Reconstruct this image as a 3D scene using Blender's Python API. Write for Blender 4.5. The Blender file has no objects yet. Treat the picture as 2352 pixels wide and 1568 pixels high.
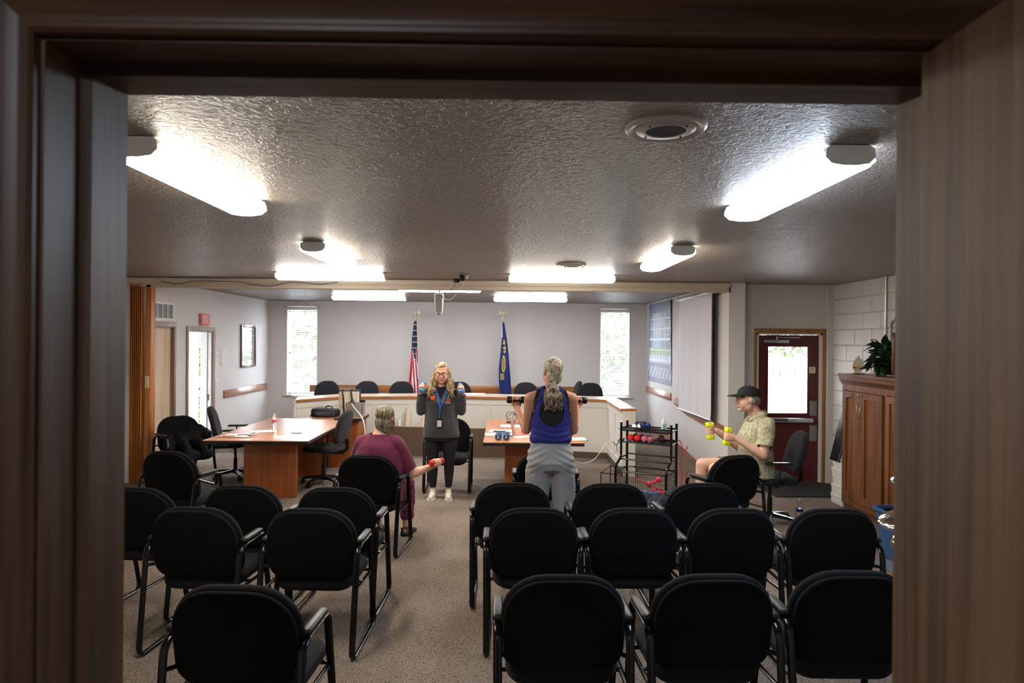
import bpy, bmesh, math, random
from mathutils import Vector as V, Matrix
random.seed(7)
R = math.radians; PI = math.pi
C = bpy.context.scene.collection
SC = bpy.context.scene

# ---------------------------------------------------------------- camera
F = 1568.0; CAMZ = 1.9; YAW = 0.0134; ROLL = 0.0085
_f = V((math.sin(YAW), math.cos(YAW), 0)); _r0 = V((math.cos(YAW), -math.sin(YAW), 0)); _u0 = V((0, 0, 1))
_r = _r0 * math.cos(ROLL) + _u0 * math.sin(ROLL); _u = _u0 * math.cos(ROLL) - _r0 * math.sin(ROLL)
CAMP = V((0, 0, CAMZ))
cd = bpy.data.cameras.new('camera'); cam = bpy.data.objects.new('camera', cd); C.objects.link(cam)
cd.sensor_width = 36; cd.lens = 24.0; cd.clip_start = 0.02; cd.clip_end = 300
mw = Matrix((_r, _u, -_f)).transposed().to_4x4(); mw.translation = CAMP; cam.matrix_world = mw
cd.dof.use_dof = True; cd.dof.focus_distance = 8.0; cd.dof.aperture_fstop = 6.3
SC.camera = cam

def ray(px, py):
    return _f * F + _r * (px - 1176) - _u * (py - 784)
def atz(px, py, z):
    d = ray(px, py); return CAMP + d * ((z - CAMZ) / d.z)
def aty(px, py, y):
    d = ray(px, py); return CAMP + d * (y / d.y)
def atx(px, py, x):
    d = ray(px, py); return CAMP + d * (x / d.x)

# ---------------------------------------------------------------- world, exposure
w = bpy.data.worlds.new('world'); SC.world = w; w.use_nodes = True
bg = w.node_tree.nodes['Background']; bg.inputs[0].default_value = (0.82, 0.90, 1.0, 1); bg.inputs[1].default_value = 5.5
SC.view_settings.view_transform = 'Standard'; SC.view_settings.look = 'None'
SC.view_settings.gamma = 1; SC.view_settings.use_curve_mapping = False
SC.view_settings.exposure = 3.35
LAMP = 6.0      # strength of the ceiling light diffusers

def S(r, g, b):
    def f(c):
        c /= 255.0
        return c / 12.92 if c <= 0.04045 else ((c + 0.055) / 1.055) ** 2.4
    return (f(r), f(g), f(b))

# ---------------------------------------------------------------- materials
def mat(name, col, rough=0.6, metal=0.0, var=0.0, vscale=20, bump=0.0, bscale=200, stretch=(1, 1, 1), trans=0.0,
        emit=None, estr=0.0, col2=None, sheen=0.0, coat=0.0, detail=3, ior=1.45, alpha=1.0, spec=0.5, contrast=None):
    m = bpy.data.materials.new(name); m.use_nodes = True
    nt = m.node_tree; b = nt.nodes['Principled BSDF']; L = nt.links
    b.inputs['Base Color'].default_value = (*col, 1); b.inputs['Roughness'].default_value = rough
    b.inputs['Metallic'].default_value = metal; b.inputs['Transmission Weight'].default_value = trans
    b.inputs['IOR'].default_value = ior; b.inputs['Specular IOR Level'].default_value = spec
    b.inputs['Sheen Weight'].default_value = sheen; b.inputs['Coat Weight'].default_value = coat
    b.inputs['Alpha'].default_value = alpha
    if emit: b.inputs['Emission Color'].default_value = (*emit, 1); b.inputs['Emission Strength'].default_value = estr
    tc = nt.nodes.new('ShaderNodeTexCoord'); mp = nt.nodes.new('ShaderNodeMapping')
    mp.inputs['Scale'].default_value = stretch; L.new(tc.outputs['Object'], mp.inputs['Vector'])
    if var or col2:
        n = nt.nodes.new('ShaderNodeTexNoise'); n.inputs['Scale'].default_value = vscale; n.inputs['Detail'].default_value = detail
        L.new(mp.outputs[0], n.inputs['Vector'])
        r = nt.nodes.new('ShaderNodeValToRGB'); L.new(n.outputs['Fac'], r.inputs[0])
        c2 = col2 if col2 else tuple(c * (1 - var) for c in col)
        lo, hi = contrast or (0.35, 0.65)
        r.color_ramp.elements[0].position = lo; r.color_ramp.elements[1].position = hi
        r.color_ramp.elements[0].color = (*c2, 1); r.color_ramp.elements[1].color = (*col, 1)
        L.new(r.outputs[0], b.inputs['Base Color'])
    if bump:
        n2 = nt.nodes.new('ShaderNodeTexNoise'); n2.inputs['Scale'].default_value = bscale; n2.inputs['Detail'].default_value = 4
        L.new(mp.outputs[0], n2.inputs['Vector'])
        bm_ = nt.nodes.new('ShaderNodeBump'); bm_.inputs['Strength'].default_value = bump; bm_.inputs['Distance'].default_value = 0.01
        L.new(n2.outputs['Fac'], bm_.inputs['Height']); L.new(bm_.outputs[0], b.inputs['Normal'])
    return m

def wood(name, c1, c2, axis='z', rough=0.4, scale=1.0, coat=0.0, bump=0.08):
    """long grain along AXIS: two stretched noises, coarse figure and fine pores"""
    m = bpy.data.materials.new(name); m.use_nodes = True
    nt = m.node_tree; b = nt.nodes['Principled BSDF']; L = nt.links
    b.inputs['Roughness'].default_value = rough; b.inputs['Coat Weight'].default_value = coat
    tc = nt.nodes.new('ShaderNodeTexCoord'); outs = []
    for k, (sc_, lo, det) in enumerate(((9 * scale, 0.06, 4), (70 * scale, 0.03, 2))):
        mp = nt.nodes.new('ShaderNodeMapping')
        st = [sc_] * 3; st['xyz'.index(axis)] = sc_ * lo
        mp.inputs['Scale'].default_value = st; L.new(tc.outputs['Object'], mp.inputs['Vector'])
        n = nt.nodes.new('ShaderNodeTexNoise'); n.inputs['Scale'].default_value = 1; n.inputs['Detail'].default_value = det
        n.inputs['Distortion'].default_value = 1.2 if k == 0 else 0.2
        L.new(mp.outputs[0], n.inputs['Vector']); outs.append(n)
    mx = nt.nodes.new('ShaderNodeMath'); mx.operation = 'MULTIPLY_ADD'; mx.inputs[1].default_value = 0.45
    L.new(outs[1].outputs['Fac'], mx.inputs[0]); 
    m2 = nt.nodes.new('ShaderNodeMath'); m2.operation = 'MULTIPLY'; m2.inputs[1].default_value = 0.6
    L.new(outs[0].outputs['Fac'], m2.inputs[0]); L.new(m2.outputs[0], mx.inputs[2])
    r = nt.nodes.new('ShaderNodeValToRGB'); L.new(mx.outputs[0], r.inputs[0])
    r.color_ramp.elements[0].position = 0.40; r.color_ramp.elements[1].position = 0.62
    r.color_ramp.elements[0].color = (*c2, 1); r.color_ramp.elements[1].color = (*c1, 1)
    L.new(r.outputs[0], b.inputs['Base Color'])
    bm_ = nt.nodes.new('ShaderNodeBump'); bm_.inputs['Strength'].default_value = bump; bm_.inputs['Distance'].default_value = 0.004
    L.new(outs[1].outputs['Fac'], bm_.inputs['Height']); L.new(bm_.outputs[0], b.inputs['Normal'])
    return m

M = {}
M['wall'] = mat('wall_paint', S(214, 211, 208), 0.75, bump=0.10, bscale=120)
M['wall_left'] = mat('wall_paint_left', S(214, 211, 208), 0.75, bump=0.10, bscale=120)
M['wall_beige'] = mat('wall_paint_beige', S(196, 184, 168), 0.75, bump=0.08, bscale=120)
M['block'] = mat('painted_block', S(205, 201, 196), 0.7, bump=0.5, bscale=90)
M['mortar'] = mat('painted_mortar', S(185, 181, 176), 0.8, bump=0.3, bscale=60)
M['hall'] = mat('hall_paint', S(150, 140, 128), 0.8, bump=0.05)
M['trimwhite'] = mat('white_trim_paint', S(214, 208, 198), 0.5)
M['panelwhite'] = mat('cream_panel_paint', S(220, 215, 205), 0.5, bump=0.03)
M['vinyl'] = mat('brown_vinyl_base', S(88, 74, 62), 0.6)
M['oak'] = wood('oak_casing', S(100, 68, 44), S(58, 37, 24), 'x', 0.42, 1.0, 0.0)
M['oakv'] = wood('oak_casing_upright', S(112, 82, 60), S(66, 46, 34), 'z', 0.42, 1.0, 0.0)
M['oakleaf'] = wood('oak_door_leaf', S(142, 108, 80), S(86, 60, 40), 'z', 0.55, 0.9, 0.0)
M['maple'] = wood('pale_maple_door', S(222, 196, 166), S(198, 170, 140), 'z', 0.45, 1.0)
M['doortrim'] = wood('tan_door_trim', S(150, 124, 98), S(120, 96, 72), 'z', 0.45, 1.0)
M['railx'] = wood('oak_rail_x', S(190, 125, 70), S(150, 90, 45), 'x', 0.35, 1.0, 0.2)
M['raily'] = wood('oak_rail_y', S(176, 124, 92), S(140, 92, 64), 'y', 0.35, 1.0, 0.3)
M['accordion'] = wood('accordion_wood', S(196, 124, 50), S(150, 86, 28), 'z', 0.45, 0.7)
M['table'] = wood('cherry_laminate_top', S(190, 130, 88), S(168, 108, 70), 'y', 0.30, 0.8, 0.0, bump=0.0)
M['pedestal'] = wood('cherry_laminate_panel', S(164, 94, 46), S(140, 75, 34), 'z', 0.4, 0.8, 0.0, bump=0.02)
M['cabinet'] = wood('cabinet_cherry', S(132, 84, 48), S(84, 48, 26), 'z', 0.35, 0.8, 0.2)
M['cabtop'] = wood('cabinet_crown', S(110, 66, 44), S(78, 42, 28), 'y', 0.4, 0.8, 0.1)
M['edge'] = mat('black_rubber_edge', S(24, 23, 22), 0.5)
M['fabric'] = mat('black_chair_fabric', S(15, 15, 17), 0.95, bump=0.25, bscale=500, sheen=0.03, spec=0.1)
M['seatfabric'] = mat('black_seat_fabric', S(25, 25, 28), 0.95, bump=0.25, bscale=500, sheen=0.06, spec=0.15)
M['fabric2'] = mat('charcoal_office_fabric', S(32, 32, 36), 0.95, bump=0.3, bscale=400, sheen=0.10, spec=0.2)
M['frame'] = mat('black_steel_tube', S(12, 12, 13), 0.22, spec=0.4)
M['plastic'] = mat('black_arm_plastic', S(34, 34, 35), 0.42, spec=0.4)
M['chrome'] = mat('chrome', (0.75, 0.75, 0.76), 0.12, 1.0)
M['steel'] = mat('brushed_steel', (0.45, 0.46, 0.48), 0.32, 1.0)
M['brass'] = mat('brass', (0.72, 0.55, 0.28), 0.25, 1.0)
M['gold'] = mat('pale_gold_eagle', (0.66, 0.58, 0.40), 0.3, 0.9)
M['wall_exit'] = mat('wall_paint_exit', S(196, 193, 187), 0.75, bump=0.08, bscale=120)
M['nickel'] = mat('nickel_ring', S(176, 171, 165), 0.35, 0.35)
M['white'] = mat('white_paint', S(232, 232, 230), 0.5)
M['whitegloss'] = mat('white_gloss', S(225, 225, 225), 0.25)
M['cream'] = mat('cream_paper_roll', S(222, 208, 184), 0.7)
M['paper'] = mat('white_paper', S(236, 235, 232), 0.7)
M['card'] = mat('cardboard', S(176, 146, 106), 0.8, var=0.2, vscale=8)
M['grey'] = mat('grey_plastic', S(120, 120, 120), 0.5)
M['dgrey'] = mat('dark_grey_metal', S(72, 72, 74), 0.5)
M['black'] = mat('black_plastic', S(14, 14, 15), 0.4)
M['rubber'] = mat('black_rubber', S(16, 17, 18), 0.8, bump=0.2, bscale=150)
M['glass'] = mat('window_glass', (1, 1, 1), 0.0, trans=1.0, ior=1.45)
M['clear'] = mat('clear_plastic', (0.95, 0.97, 1), 0.03, trans=1.0, ior=1.33)
M['reddoor'] = mat('dark_red_door_paint', S(82, 28, 30), 0.35, bump=0.02)
M['greyjamb'] = mat('grey_painted_jamb', S(150, 146, 142), 0.5)
M['blue'] = mat('blue_vinyl', S(62, 140, 205), 0.45)
M['navyv'] = mat('navy_neoprene', S(44, 78, 120), 0.5)
M['navy2'] = mat('deep_blue_neoprene', S(18, 44, 110), 0.4)
M['yellow'] = mat('lime_yellow_neoprene', S(206, 214, 24), 0.45)
M['red'] = mat('red_neoprene', S(205, 40, 44), 0.45)
M['pink'] = mat('pink_neoprene', S(196, 104, 132), 0.45)
M['rose'] = mat('dusty_rose_neoprene', S(158, 84, 96), 0.5)
M['hotpink'] = mat('hot_pink_neoprene', S(220, 50, 90), 0.45)
M['orange'] = mat('orange_sticker', S(236, 92, 30), 0.6)
M['redband'] = mat('red_rubber_band', S(190, 50, 34), 0.5)
M['leaf'] = mat('dark_leaf', S(30, 58, 34), 0.4, var=0.5, vscale=12)
M['leaf2'] = mat('outdoor_leaf', S(66, 84, 40), 0.6, var=0.5, vscale=2)
M['bin'] = mat('blue_bin_plastic', S(48, 84, 128), 0.45)
M['foil'] = mat('silver_foil', (0.82, 0.80, 0.78), 0.10, 1.0, bump=0.5, bscale=14)
M['tin'] = mat('white_cardboard', S(205, 203, 200), 0.6)
M['ground'] = mat('outdoor_concrete', S(190, 188, 182), 0.9, var=0.2, vscale=3)
M['fence'] = wood('weathered_fence', S(84, 80, 74), S(60, 56, 50), 'z', 0.9, 1.0)
M['mat'] = mat('dark_door_mat', S(44, 46, 46), 0.95, bump=0.6, bscale=300)
M['mat2'] = mat('blue_grey_mat', S(88, 98, 112), 0.9, bump=0.3, bscale=200)

def carpet_mat():
    m = mat('woven_carpet', S(140, 125, 114), 0.98, spec=0.05)
    nt = m.node_tree; b = nt.nodes['Principled BSDF']; L = nt.links
    tc = nt.nodes['Texture Coordinate']
    vo = nt.nodes.new('ShaderNodeTexVoronoi'); vo.inputs['Scale'].default_value = 1
    mp = nt.nodes.new('ShaderNodeMapping'); mp.inputs['Scale'].default_value = (140, 95, 60); mp.inputs['Rotation'].default_value = (0, 0, 0.5)
    L.new(tc.outputs['Object'], mp.inputs[0]); L.new(mp.outputs[0], vo.inputs['Vector'])
    n = nt.nodes.new('ShaderNodeTexNoise'); n.inputs['Scale'].default_value = 75; n.inputs['Detail'].default_value = 5
    L.new(tc.outputs['Object'], n.inputs['Vector'])
    n3 = nt.nodes.new('ShaderNodeTexNoise'); n3.inputs['Scale'].default_value = 1.6; n3.inputs['Detail'].default_value = 3
    L.new(tc.outputs['Object'], n3.inputs['Vector'])
    a = nt.nodes.new('ShaderNodeMath'); a.operation = 'ADD'; L.new(vo.outputs['Distance'], a.inputs[0]); L.new(n.outputs['Fac'], a.inputs[1])
    a2 = nt.nodes.new('ShaderNodeMath'); a2.operation = 'MULTIPLY_ADD'; a2.inputs[1].default_value = 0.6
    L.new(n3.outputs['Fac'], a2.inputs[0]); L.new(a.outputs[0], a2.inputs[2])
    r = nt.nodes.new('ShaderNodeValToRGB'); L.new(a2.outputs[0], r.inputs[0])
    wv = nt.nodes.new('ShaderNodeTexWave'); wv.inputs['Scale'].default_value = 44; wv.inputs['Distortion'].default_value = 7; wv.inputs['Detail'].default_value = 2; wv.inputs['Detail Scale'].default_value = 3
    wv.bands_direction = 'DIAGONAL'; L.new(tc.outputs['Object'], wv.inputs['Vector'])
    a3 = nt.nodes.new('ShaderNodeMath'); a3.operation = 'MULTIPLY_ADD'; a3.inputs[1].default_value = 0.45
    L.new(wv.outputs['Fac'], a3.inputs[0]); L.new(a2.outputs[0], a3.inputs[2]); L.new(a3.outputs[0], r.inputs[0])
    mr_ = nt.nodes.new('ShaderNodeMapRange'); mr_.inputs['From Min'].default_value = 0.9; mr_.inputs['From Max'].default_value = 2.1
    L.new(a3.outputs[0], mr_.inputs['Value']); L.new(mr_.outputs[0], r.inputs[0])
    r.color_ramp.elements[0].position = 0.0; r.color_ramp.elements[1].position = 1.0
    r.color_ramp.elements[0].color = (*S(158, 143, 130), 1); r.color_ramp.elements[1].color = (*S(82, 71, 63), 1)
    L.new(r.outputs[0], b.inputs['Base Color'])
    bp = nt.nodes.new('ShaderNodeBump'); bp.inputs['Strength'].default_value = 0.7; bp.inputs['Distance'].default_value = 0.006; bp.invert = True
    L.new(vo.outputs['Distance'], bp.inputs['Height']); L.new(bp.outputs[0], b.inputs['Normal'])
    return m
M['carpet'] = carpet_mat()
M['carpetwall'] = mat('brown_carpet_riser', S(112, 92, 76), 0.98, var=0.25, vscale=60, bump=0.6, bscale=250, spec=0.05)

def ceiling_mat():
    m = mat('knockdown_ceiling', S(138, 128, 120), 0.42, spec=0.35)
    nt = m.node_tree; b = nt.nodes['Principled BSDF']; L = nt.links
    tc = nt.nodes['Texture Coordinate']
    n = nt.nodes.new('ShaderNodeTexNoise'); n.inputs['Scale'].default_value = 34; n.inputs['Detail'].default_value = 3; n.inputs['Distortion'].default_value = 0.9
    L.new(tc.outputs['Object'], n.inputs['Vector'])
    n2 = nt.nodes.new('ShaderNodeTexNoise'); n2.inputs['Scale'].default_value = 2.2; n2.inputs['Detail'].default_value = 2
    L.new(tc.outputs['Object'], n2.inputs['Vector'])
    r = nt.nodes.new('ShaderNodeValToRGB'); L.new(n.outputs['Fac'], r.inputs[0])
    r.color_ramp.elements[0].position = 0.44; r.color_ramp.elements[1].position = 0.58
    mu = nt.nodes.new('ShaderNodeMath'); mu.operation = 'MULTIPLY'
    r2 = nt.nodes.new('ShaderNodeValToRGB'); L.new(n2.outputs['Fac'], r2.inputs[0])
    r2.color_ramp.elements[0].position = 0.3; r2.color_ramp.elements[1].position = 0.6
    r2.color_ramp.elements[0].color = (0.35, 0.35, 0.35, 1)
    L.new(r.outputs[0], mu.inputs[0]); L.new(r2.outputs[0], mu.inputs[1])
    bp = nt.nodes.new('ShaderNodeBump'); bp.inputs['Strength'].default_value = 0.8; bp.inputs['Distance'].default_value = 0.008
    L.new(mu.outputs[0], bp.inputs['Height']); L.new(bp.outputs[0], b.inputs['Normal'])
    return m
M['ceiling'] = ceiling_mat()

# ---------------------------------------------------------------- mesh builder
def rrect(w, h, rt, rb, n=5):
    """rounded rectangle centred at the origin, top corners radius rt, bottom corners rb"""
    rt = min(rt, w / 2 - 1e-4, h / 2 - 1e-4); rb = min(rb, w / 2 - 1e-4, h / 2 - 1e-4); rt = max(rt, 1e-4); rb = max(rb, 1e-4)
    P = []
    for (cx, cy, r, a0) in ((w/2-rt, h/2-rt, rt, 0), (-w/2+rt, h/2-rt, rt, 90), (-w/2+rb, -h/2+rb, rb, 180), (w/2-rb, -h/2+rb, rb, 270)):
        for i in range(n + 1):
            a = R(a0 + 90 * i / n); P.append((cx + r * math.cos(a), cy + r * math.sin(a)))
    return P

class MB:
    def __init__(s): s.v = []; s.f = []; s.mi = []; s.cur = 0
    def add(s, vs, fs, T=None):
        o = len(s.v)
        s.v += [(T @ V(p)) if T else V(p) for p in vs]
        s.f += [[o + i for i in f] for f in fs]; s.mi += [s.cur] * len(fs); return s
    def box(s, c, d, T=None, rz=0):
        x, y, z = d[0] / 2, d[1] / 2, d[2] / 2
        vs = [V((i * x, j * y, k * z)) for k in (-1, 1) for j in (-1, 1) for i in (-1, 1)]
        if rz: m = Matrix.Rotation(rz, 3, 'Z'); vs = [m @ p for p in vs]
        vs = [p + V(c) for p in vs]
        return s.add(vs, [(0, 2, 3, 1), (4, 5, 7, 6), (0, 1, 5, 4), (2, 6, 7, 3), (0, 4, 6, 2), (1, 3, 7, 5)], T)
    def bb(s, x0, x1, y0, y1, z0, z1, T=None):
        return s.box(((x0+x1)/2, (y0+y1)/2, (z0+z1)/2), (abs(x1-x0), abs(y1-y0), abs(z1-z0)), T)
    def rbox(s, c, d, r=0.01, seg=2, T=None, rz=0):
        bm = bmesh.new(); bmesh.ops.create_cube(bm, size=1)
        for v in bm.verts: v.co = V((v.co.x * d[0], v.co.y * d[1], v.co.z * d[2]))
        bmesh.ops.bevel(bm, geom=list(bm.edges), offset=min(r, min(d) * 0.49), segments=seg, profile=0.5, affect='EDGES')
        m = Matrix.Rotation(rz, 3, 'Z'); bm.verts.index_update()
        vs = [m @ v.co + V(c) for v in bm.verts]; fs = [[v.index for v in f.verts] for f in bm.faces]; bm.free()
        return s.add(vs, fs, T)
    def loft(s, rings, cap=True, closed=False, T=None):
        n = len(rings[0]); vs = [p for r in rings for p in r]; fs = []
        m = len(rings)
        for i in range(m if closed else m - 1):
            a = i * n; b = ((i + 1) % m) * n
            for j in range(n):
                k = (j + 1) % n; fs.append((a + j, a + k, b + k, b + j))
        if cap and not closed: fs.append(list(range(n))[::-1]); fs.append([(m - 1) * n + j for j in range(n)])
        return s.add(vs, fs, T)
    def cyl(s, p0, p1, r0, r1=None, n=16, T=None, cap=True):
        r1 = r0 if r1 is None else r1; p0 = V(p0); p1 = V(p1); d = (p1 - p0).normalized()
        a = d.orthogonal().normalized(); b = d.cross(a)
        rg = [[p + (a * math.cos(2*PI*j/n) + b * math.sin(2*PI*j/n)) * r for j in range(n)] for p, r in ((p0, r0), (p1, r1))]
        return s.loft(rg, cap, T=T)
    def tube(s, pts, r, n=8, closed=False, T=None, flat=None, up=None):
        pts = [V(p) for p in pts]; m = len(pts); rings = []; prev = None
        for i, p in enumerate(pts):
            q0 = pts[(i - 1) % m] if (closed or i > 0) else p; q1 = pts[(i + 1) % m] if (closed or i < m - 1) else p
            d = (q1 - q0).normalized()
            if up is not None: a = d.cross(V(up)).normalized()
            elif prev is None: a = d.orthogonal().normalized()
            else: a = (prev - d * prev.dot(d)).normalized()
            prev = a; b = d.cross(a); rr = r[i] if isinstance(r, (list, tuple)) else r
            ra, rb = (flat if flat else (rr, rr))
            rings.append([p + a * math.cos(2*PI*(j+.5)/n) * ra + b * math.sin(2*PI*(j+.5)/n) * rb for j in range(n)])
        return s.loft(rings, True, closed, T)
    def lathe(s, prof, n=20, T=None):
        rings = [[(r * math.cos(2*PI*j/n), r * math.sin(2*PI*j/n), z) for j in range(n)] for r, z in prof]
        return s.loft(rings, True, T=T)
    def ball(s, c, r, n=14, T=None, Rm=None):
        if not isinstance(r, (tuple, list)): r = (r, r, r)
        m = n // 2; rings = []
        for i in range(m + 1):
            a = -PI / 2 + PI * (i + 0.02 if i == 0 else (i - 0.02 if i == m else i)) / m
            rings.append([V((r[0]*math.cos(a)*math.cos(2*PI*j/n), r[1]*math.cos(a)*math.sin(2*PI*j/n), r[2]*math.sin(a))) for j in range(n)])
        if Rm: rings = [[Rm @ p for p in g] for g in rings]
        rings = [[p + V(c) for p in g] for g in rings]
        return s.loft(rings, T=T)
    def chain(s, L_, n=12, T=None):
        for i, (p, r) in enumerate(L_):
            s.ball(p, r, n, T)
            if i: s.cyl(L_[i-1][0], p, L_[i-1][1], r, n, T)
        return s
    def pillow(s, w, h, rt, rb, t, er, place, front=0.012, n=6):
        """padded rounded panel; place(x, z, d) maps panel coordinates to space, d from 0 (rear) to t (front)"""
        L_ = []
        L_.append((min(w, h) * 0.42, 0.0)); L_.append((er * 1.0, 0.0))
        for k in range(1, 5):
            a = PI / 2 * k / 4; L_.append((er * (1 - math.sin(a)), er * (1 - math.cos(a))))
        for k in range(1, 5):
            a = PI / 2 * k / 4; L_.append((er * (1 - math.cos(a)), t - er + er * math.sin(a)))
        L_.append((er + 0.05, t + front * 0.6)); L_.append((min(w, h) * 0.42, t + front))
        rings = []
        for i, d in L_:
            rings.append([place(x, z, d) for x, z in rrect(w - 2*i, h - 2*i, max(rt - i, 0.004), max(rb - i, 0.004), n)])
        return s.loft(rings)
    def poly(s, pts, th, T=None):
        """prism: planar polygon given in 3D, extruded by vector th"""
        pts = [V(p) for p in pts]; th = V(th); n = len(pts)
        return s.loft([pts, [p + th for p in pts]], T=T)
    def mesh(s, name, mats, smooth=True, angle=38):
        me = bpy.data.meshes.new(name); me.from_pydata([tuple(p) for p in s.v], [], s.f)
        if not isinstance(mats, (list, tuple)): mats = [mats]
        for m in mats: me.materials.append(m)
        bm = bmesh.new(); bm.from_mesh(me); bmesh.ops.recalc_face_normals(bm, faces=bm.faces)
        for f, i in zip(bm.faces, s.mi): f.material_index = i; f.smooth = smooth
        if smooth:
            ca = math.cos(R(angle))
            for e in bm.edges:
                if len(e.link_faces) == 2 and e.link_faces[0].normal.dot(e.link_faces[1].normal) < ca: e.smooth = False
        bm.to_mesh(me); bm.free(); return me

def O(name, mb, m, parent=None, smooth=True, loc=None, **props):
    me = mb.mesh(name, m, smooth) if isinstance(mb, MB) else mb
    o = bpy.data.objects.new(name, me); C.objects.link(o)
    if parent: o.parent = parent
    if loc: o.location = loc
    for k, v in props.items(): o[k] = v
    return o
def struct(name, mb, m, smooth=False, parent=None, **p):
    o = O(name, mb, m, parent, smooth, **p)
    if not parent: o['kind'] = 'structure'
    return o
def thing(name, label, cat, loc=(0, 0, 0), rz=0, group=None, Mx=None):
    o = bpy.data.objects.new(name, None); C.objects.link(o); o.empty_display_size = 0.1
    if Mx is not None: o.matrix_world = Mx
    else: o.location = loc; o.rotation_euler = (0, 0, rz)
    o['label'] = label; o['category'] = cat
    if group: o['group'] = group
    return o
def one(name, mb, m, label, cat, group=None, **k):
    o = O(name, mb, m, **k); o['label'] = label; o['category'] = cat
    if group: o['group'] = group
    return o
def dup(root, loc, rz, label, group=None):
    r = root.copy(); C.objects.link(r); r.location = loc; r.rotation_euler = (0, 0, rz); r['label'] = label
    if group: r['group'] = group
    for ch in list(root.children):
        c = ch.copy(); C.objects.link(c); c.parent = r
        for g in ch.children:
            d = g.copy(); C.objects.link(d); d.parent = c
    return r
def remeshed(name, mb, m, parent, voxel=0.006, smooth=3, cut=None, disp=None, **props):
    """union of overlapping closed shapes as one continuous surface"""
    me0 = mb.mesh('tmp', m); o = bpy.data.objects.new('tmp', me0); C.objects.link(o)
    md = o.modifiers.new('r', 'REMESH'); md.mode = 'VOXEL'; md.voxel_size = voxel; md.use_smooth_shade = True
    sm = o.modifiers.new('s', 'SMOOTH'); sm.iterations = smooth; sm.factor = 0.5
    dg = bpy.context.evaluated_depsgraph_get(); dg.update()
    me = bpy.data.meshes.new_from_object(o.evaluated_get(dg)); me.name = name
    bpy.data.objects.remove(o); bpy.data.meshes.remove(me0)
    if disp:
        nv = len(me.vertices); co = [0.0] * (3 * nv); no = [0.0] * (3 * nv)
        me.vertices.foreach_get('co', co); me.vertex_normals.foreach_get('vector', no); out = []
        for i in range(0, 3 * nv, 3): out.extend(disp(V(co[i:i+3]), V(no[i:i+3])))
        me.vertices.foreach_set('co', out); me.update()
    if cut:
        bm = bmesh.new(); bm.from_mesh(me)
        bmesh.ops.delete(bm, geom=[f for f in bm.faces if cut(f.calc_center_median())], context='FACES')
        for it in range(6):      # even out the cut hems
            new = {}
            for v in bm.verts:
                nb = [e.other_vert(v) for e in v.link_edges if e.is_boundary]
                if len(nb) == 2: new[v] = v.co * .5 + (nb[0].co + nb[1].co) * .25
            for v, c_ in new.items(): v.co = c_
        bm.to_mesh(me); bm.free()
    if not me.materials: me.materials.append(m if not isinstance(m, list) else m[0])
    for p in me.polygons: p.use_smooth = True
    return O(name, me, m, parent, **props)
def text_mesh(body, size, m, Mx, parent=None, name='lettering', depth=0.001, **props):
    cu = bpy.data.curves.new('t', 'FONT'); cu.body = body; cu.size = size; cu.align_x = 'CENTER'; cu.align_y = 'CENTER'; cu.extrude = depth
    cu.resolution_u = 3
    o = bpy.data.objects.new('t', cu); C.objects.link(o)
    dg = bpy.context.evaluated_depsgraph_get(); dg.update(); me = bpy.data.meshes.new_from_object(o.evaluated_get(dg))
    bpy.data.objects.remove(o); me.transform(Mx); me.materials.clear(); me.materials.append(m); me.name = name
    return O(name, me, m, parent, **props)
# ================================================================ the room
CZ = 2.70; DZ = 0.16
YN, YF = 0.72, 0.866                        # doorway: hall side, room side
XLF, XL, XR, XRF = -5.05, -4.83, 2.99, 4.48
YP, YB, YE = 9.0, 14.15, 9.25
JL = aty(277, 784, YF).x; JR = aty(2068, 784, YF).x; HZ = aty(1176, 222, YF).z

struct('floor', MB().bb(-5.3, 4.8, YF, YB + 0.2, -0.1, 0), M['carpet'])
struct('floor_hall', MB().bb(-1.8, 1.8, -2.6, YF, -0.1, 0), M['carpet'])
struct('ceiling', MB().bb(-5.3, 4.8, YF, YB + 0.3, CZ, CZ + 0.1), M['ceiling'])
struct('ceiling_hall', MB().bb(-1.8, 1.8, -2.6, YF, CZ, CZ + 0.1), M['hall'])
struct('wall_hall_left', MB().bb(-1.8, -1.7, -2.6, YN, 0, CZ), M['hall'])
struct('wall_hall_right', MB().bb(1.7, 1.8, -2.6, YN, 0, CZ), M['hall'])
struct('wall_hall_back', MB().bb(-1.8, 1.8, -2.7, -2.6, 0, CZ), M['hall'])
mb = MB(); mb.bb(-5.3, JL - 0.02, YN, YF, 0, CZ); mb.bb(JR + 0.02, 4.8, YN, YF, 0, CZ); mb.bb(JL - 0.02, JR + 0.02, YN, YF, HZ + 0.02, CZ)
struct('wall_front', mb, M['wall'])
struct('wall_left_front', MB().bb(XLF - 0.15, XLF, YF, YP + 0.42, 0, CZ), M['wall_left'])
struct('baseboard_left_front', MB().bb(XLF, XLF + 0.008, YF, YP, 0, 0.1), M['vinyl'])
struct('wall_partition_stub', MB().bb(XLF - 0.1, XL, 9.32, 9.42, 0, CZ), M['wall'])

# left wall of the far room with two door openings
d1 = (9.27, 10.07, 2.07); d2 = (10.54, 11.44, 2.03)
mb = MB(); T0 = XL - 0.17
mb.bb(T0, XL, YP + 0.02, d1[0], 0, CZ); mb.bb(T0, XL, d1[1], d2[0], 0, CZ); mb.bb(T0, XL, d2[1], YB + 0.2, 0, CZ)
mb.bb(T0, XL, d1[0], d1[1], d1[2], CZ); mb.bb(T0, XL, d2[0], d2[1], d2[2], CZ)
struct('wall_left', mb, M['wall_left'])

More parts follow.
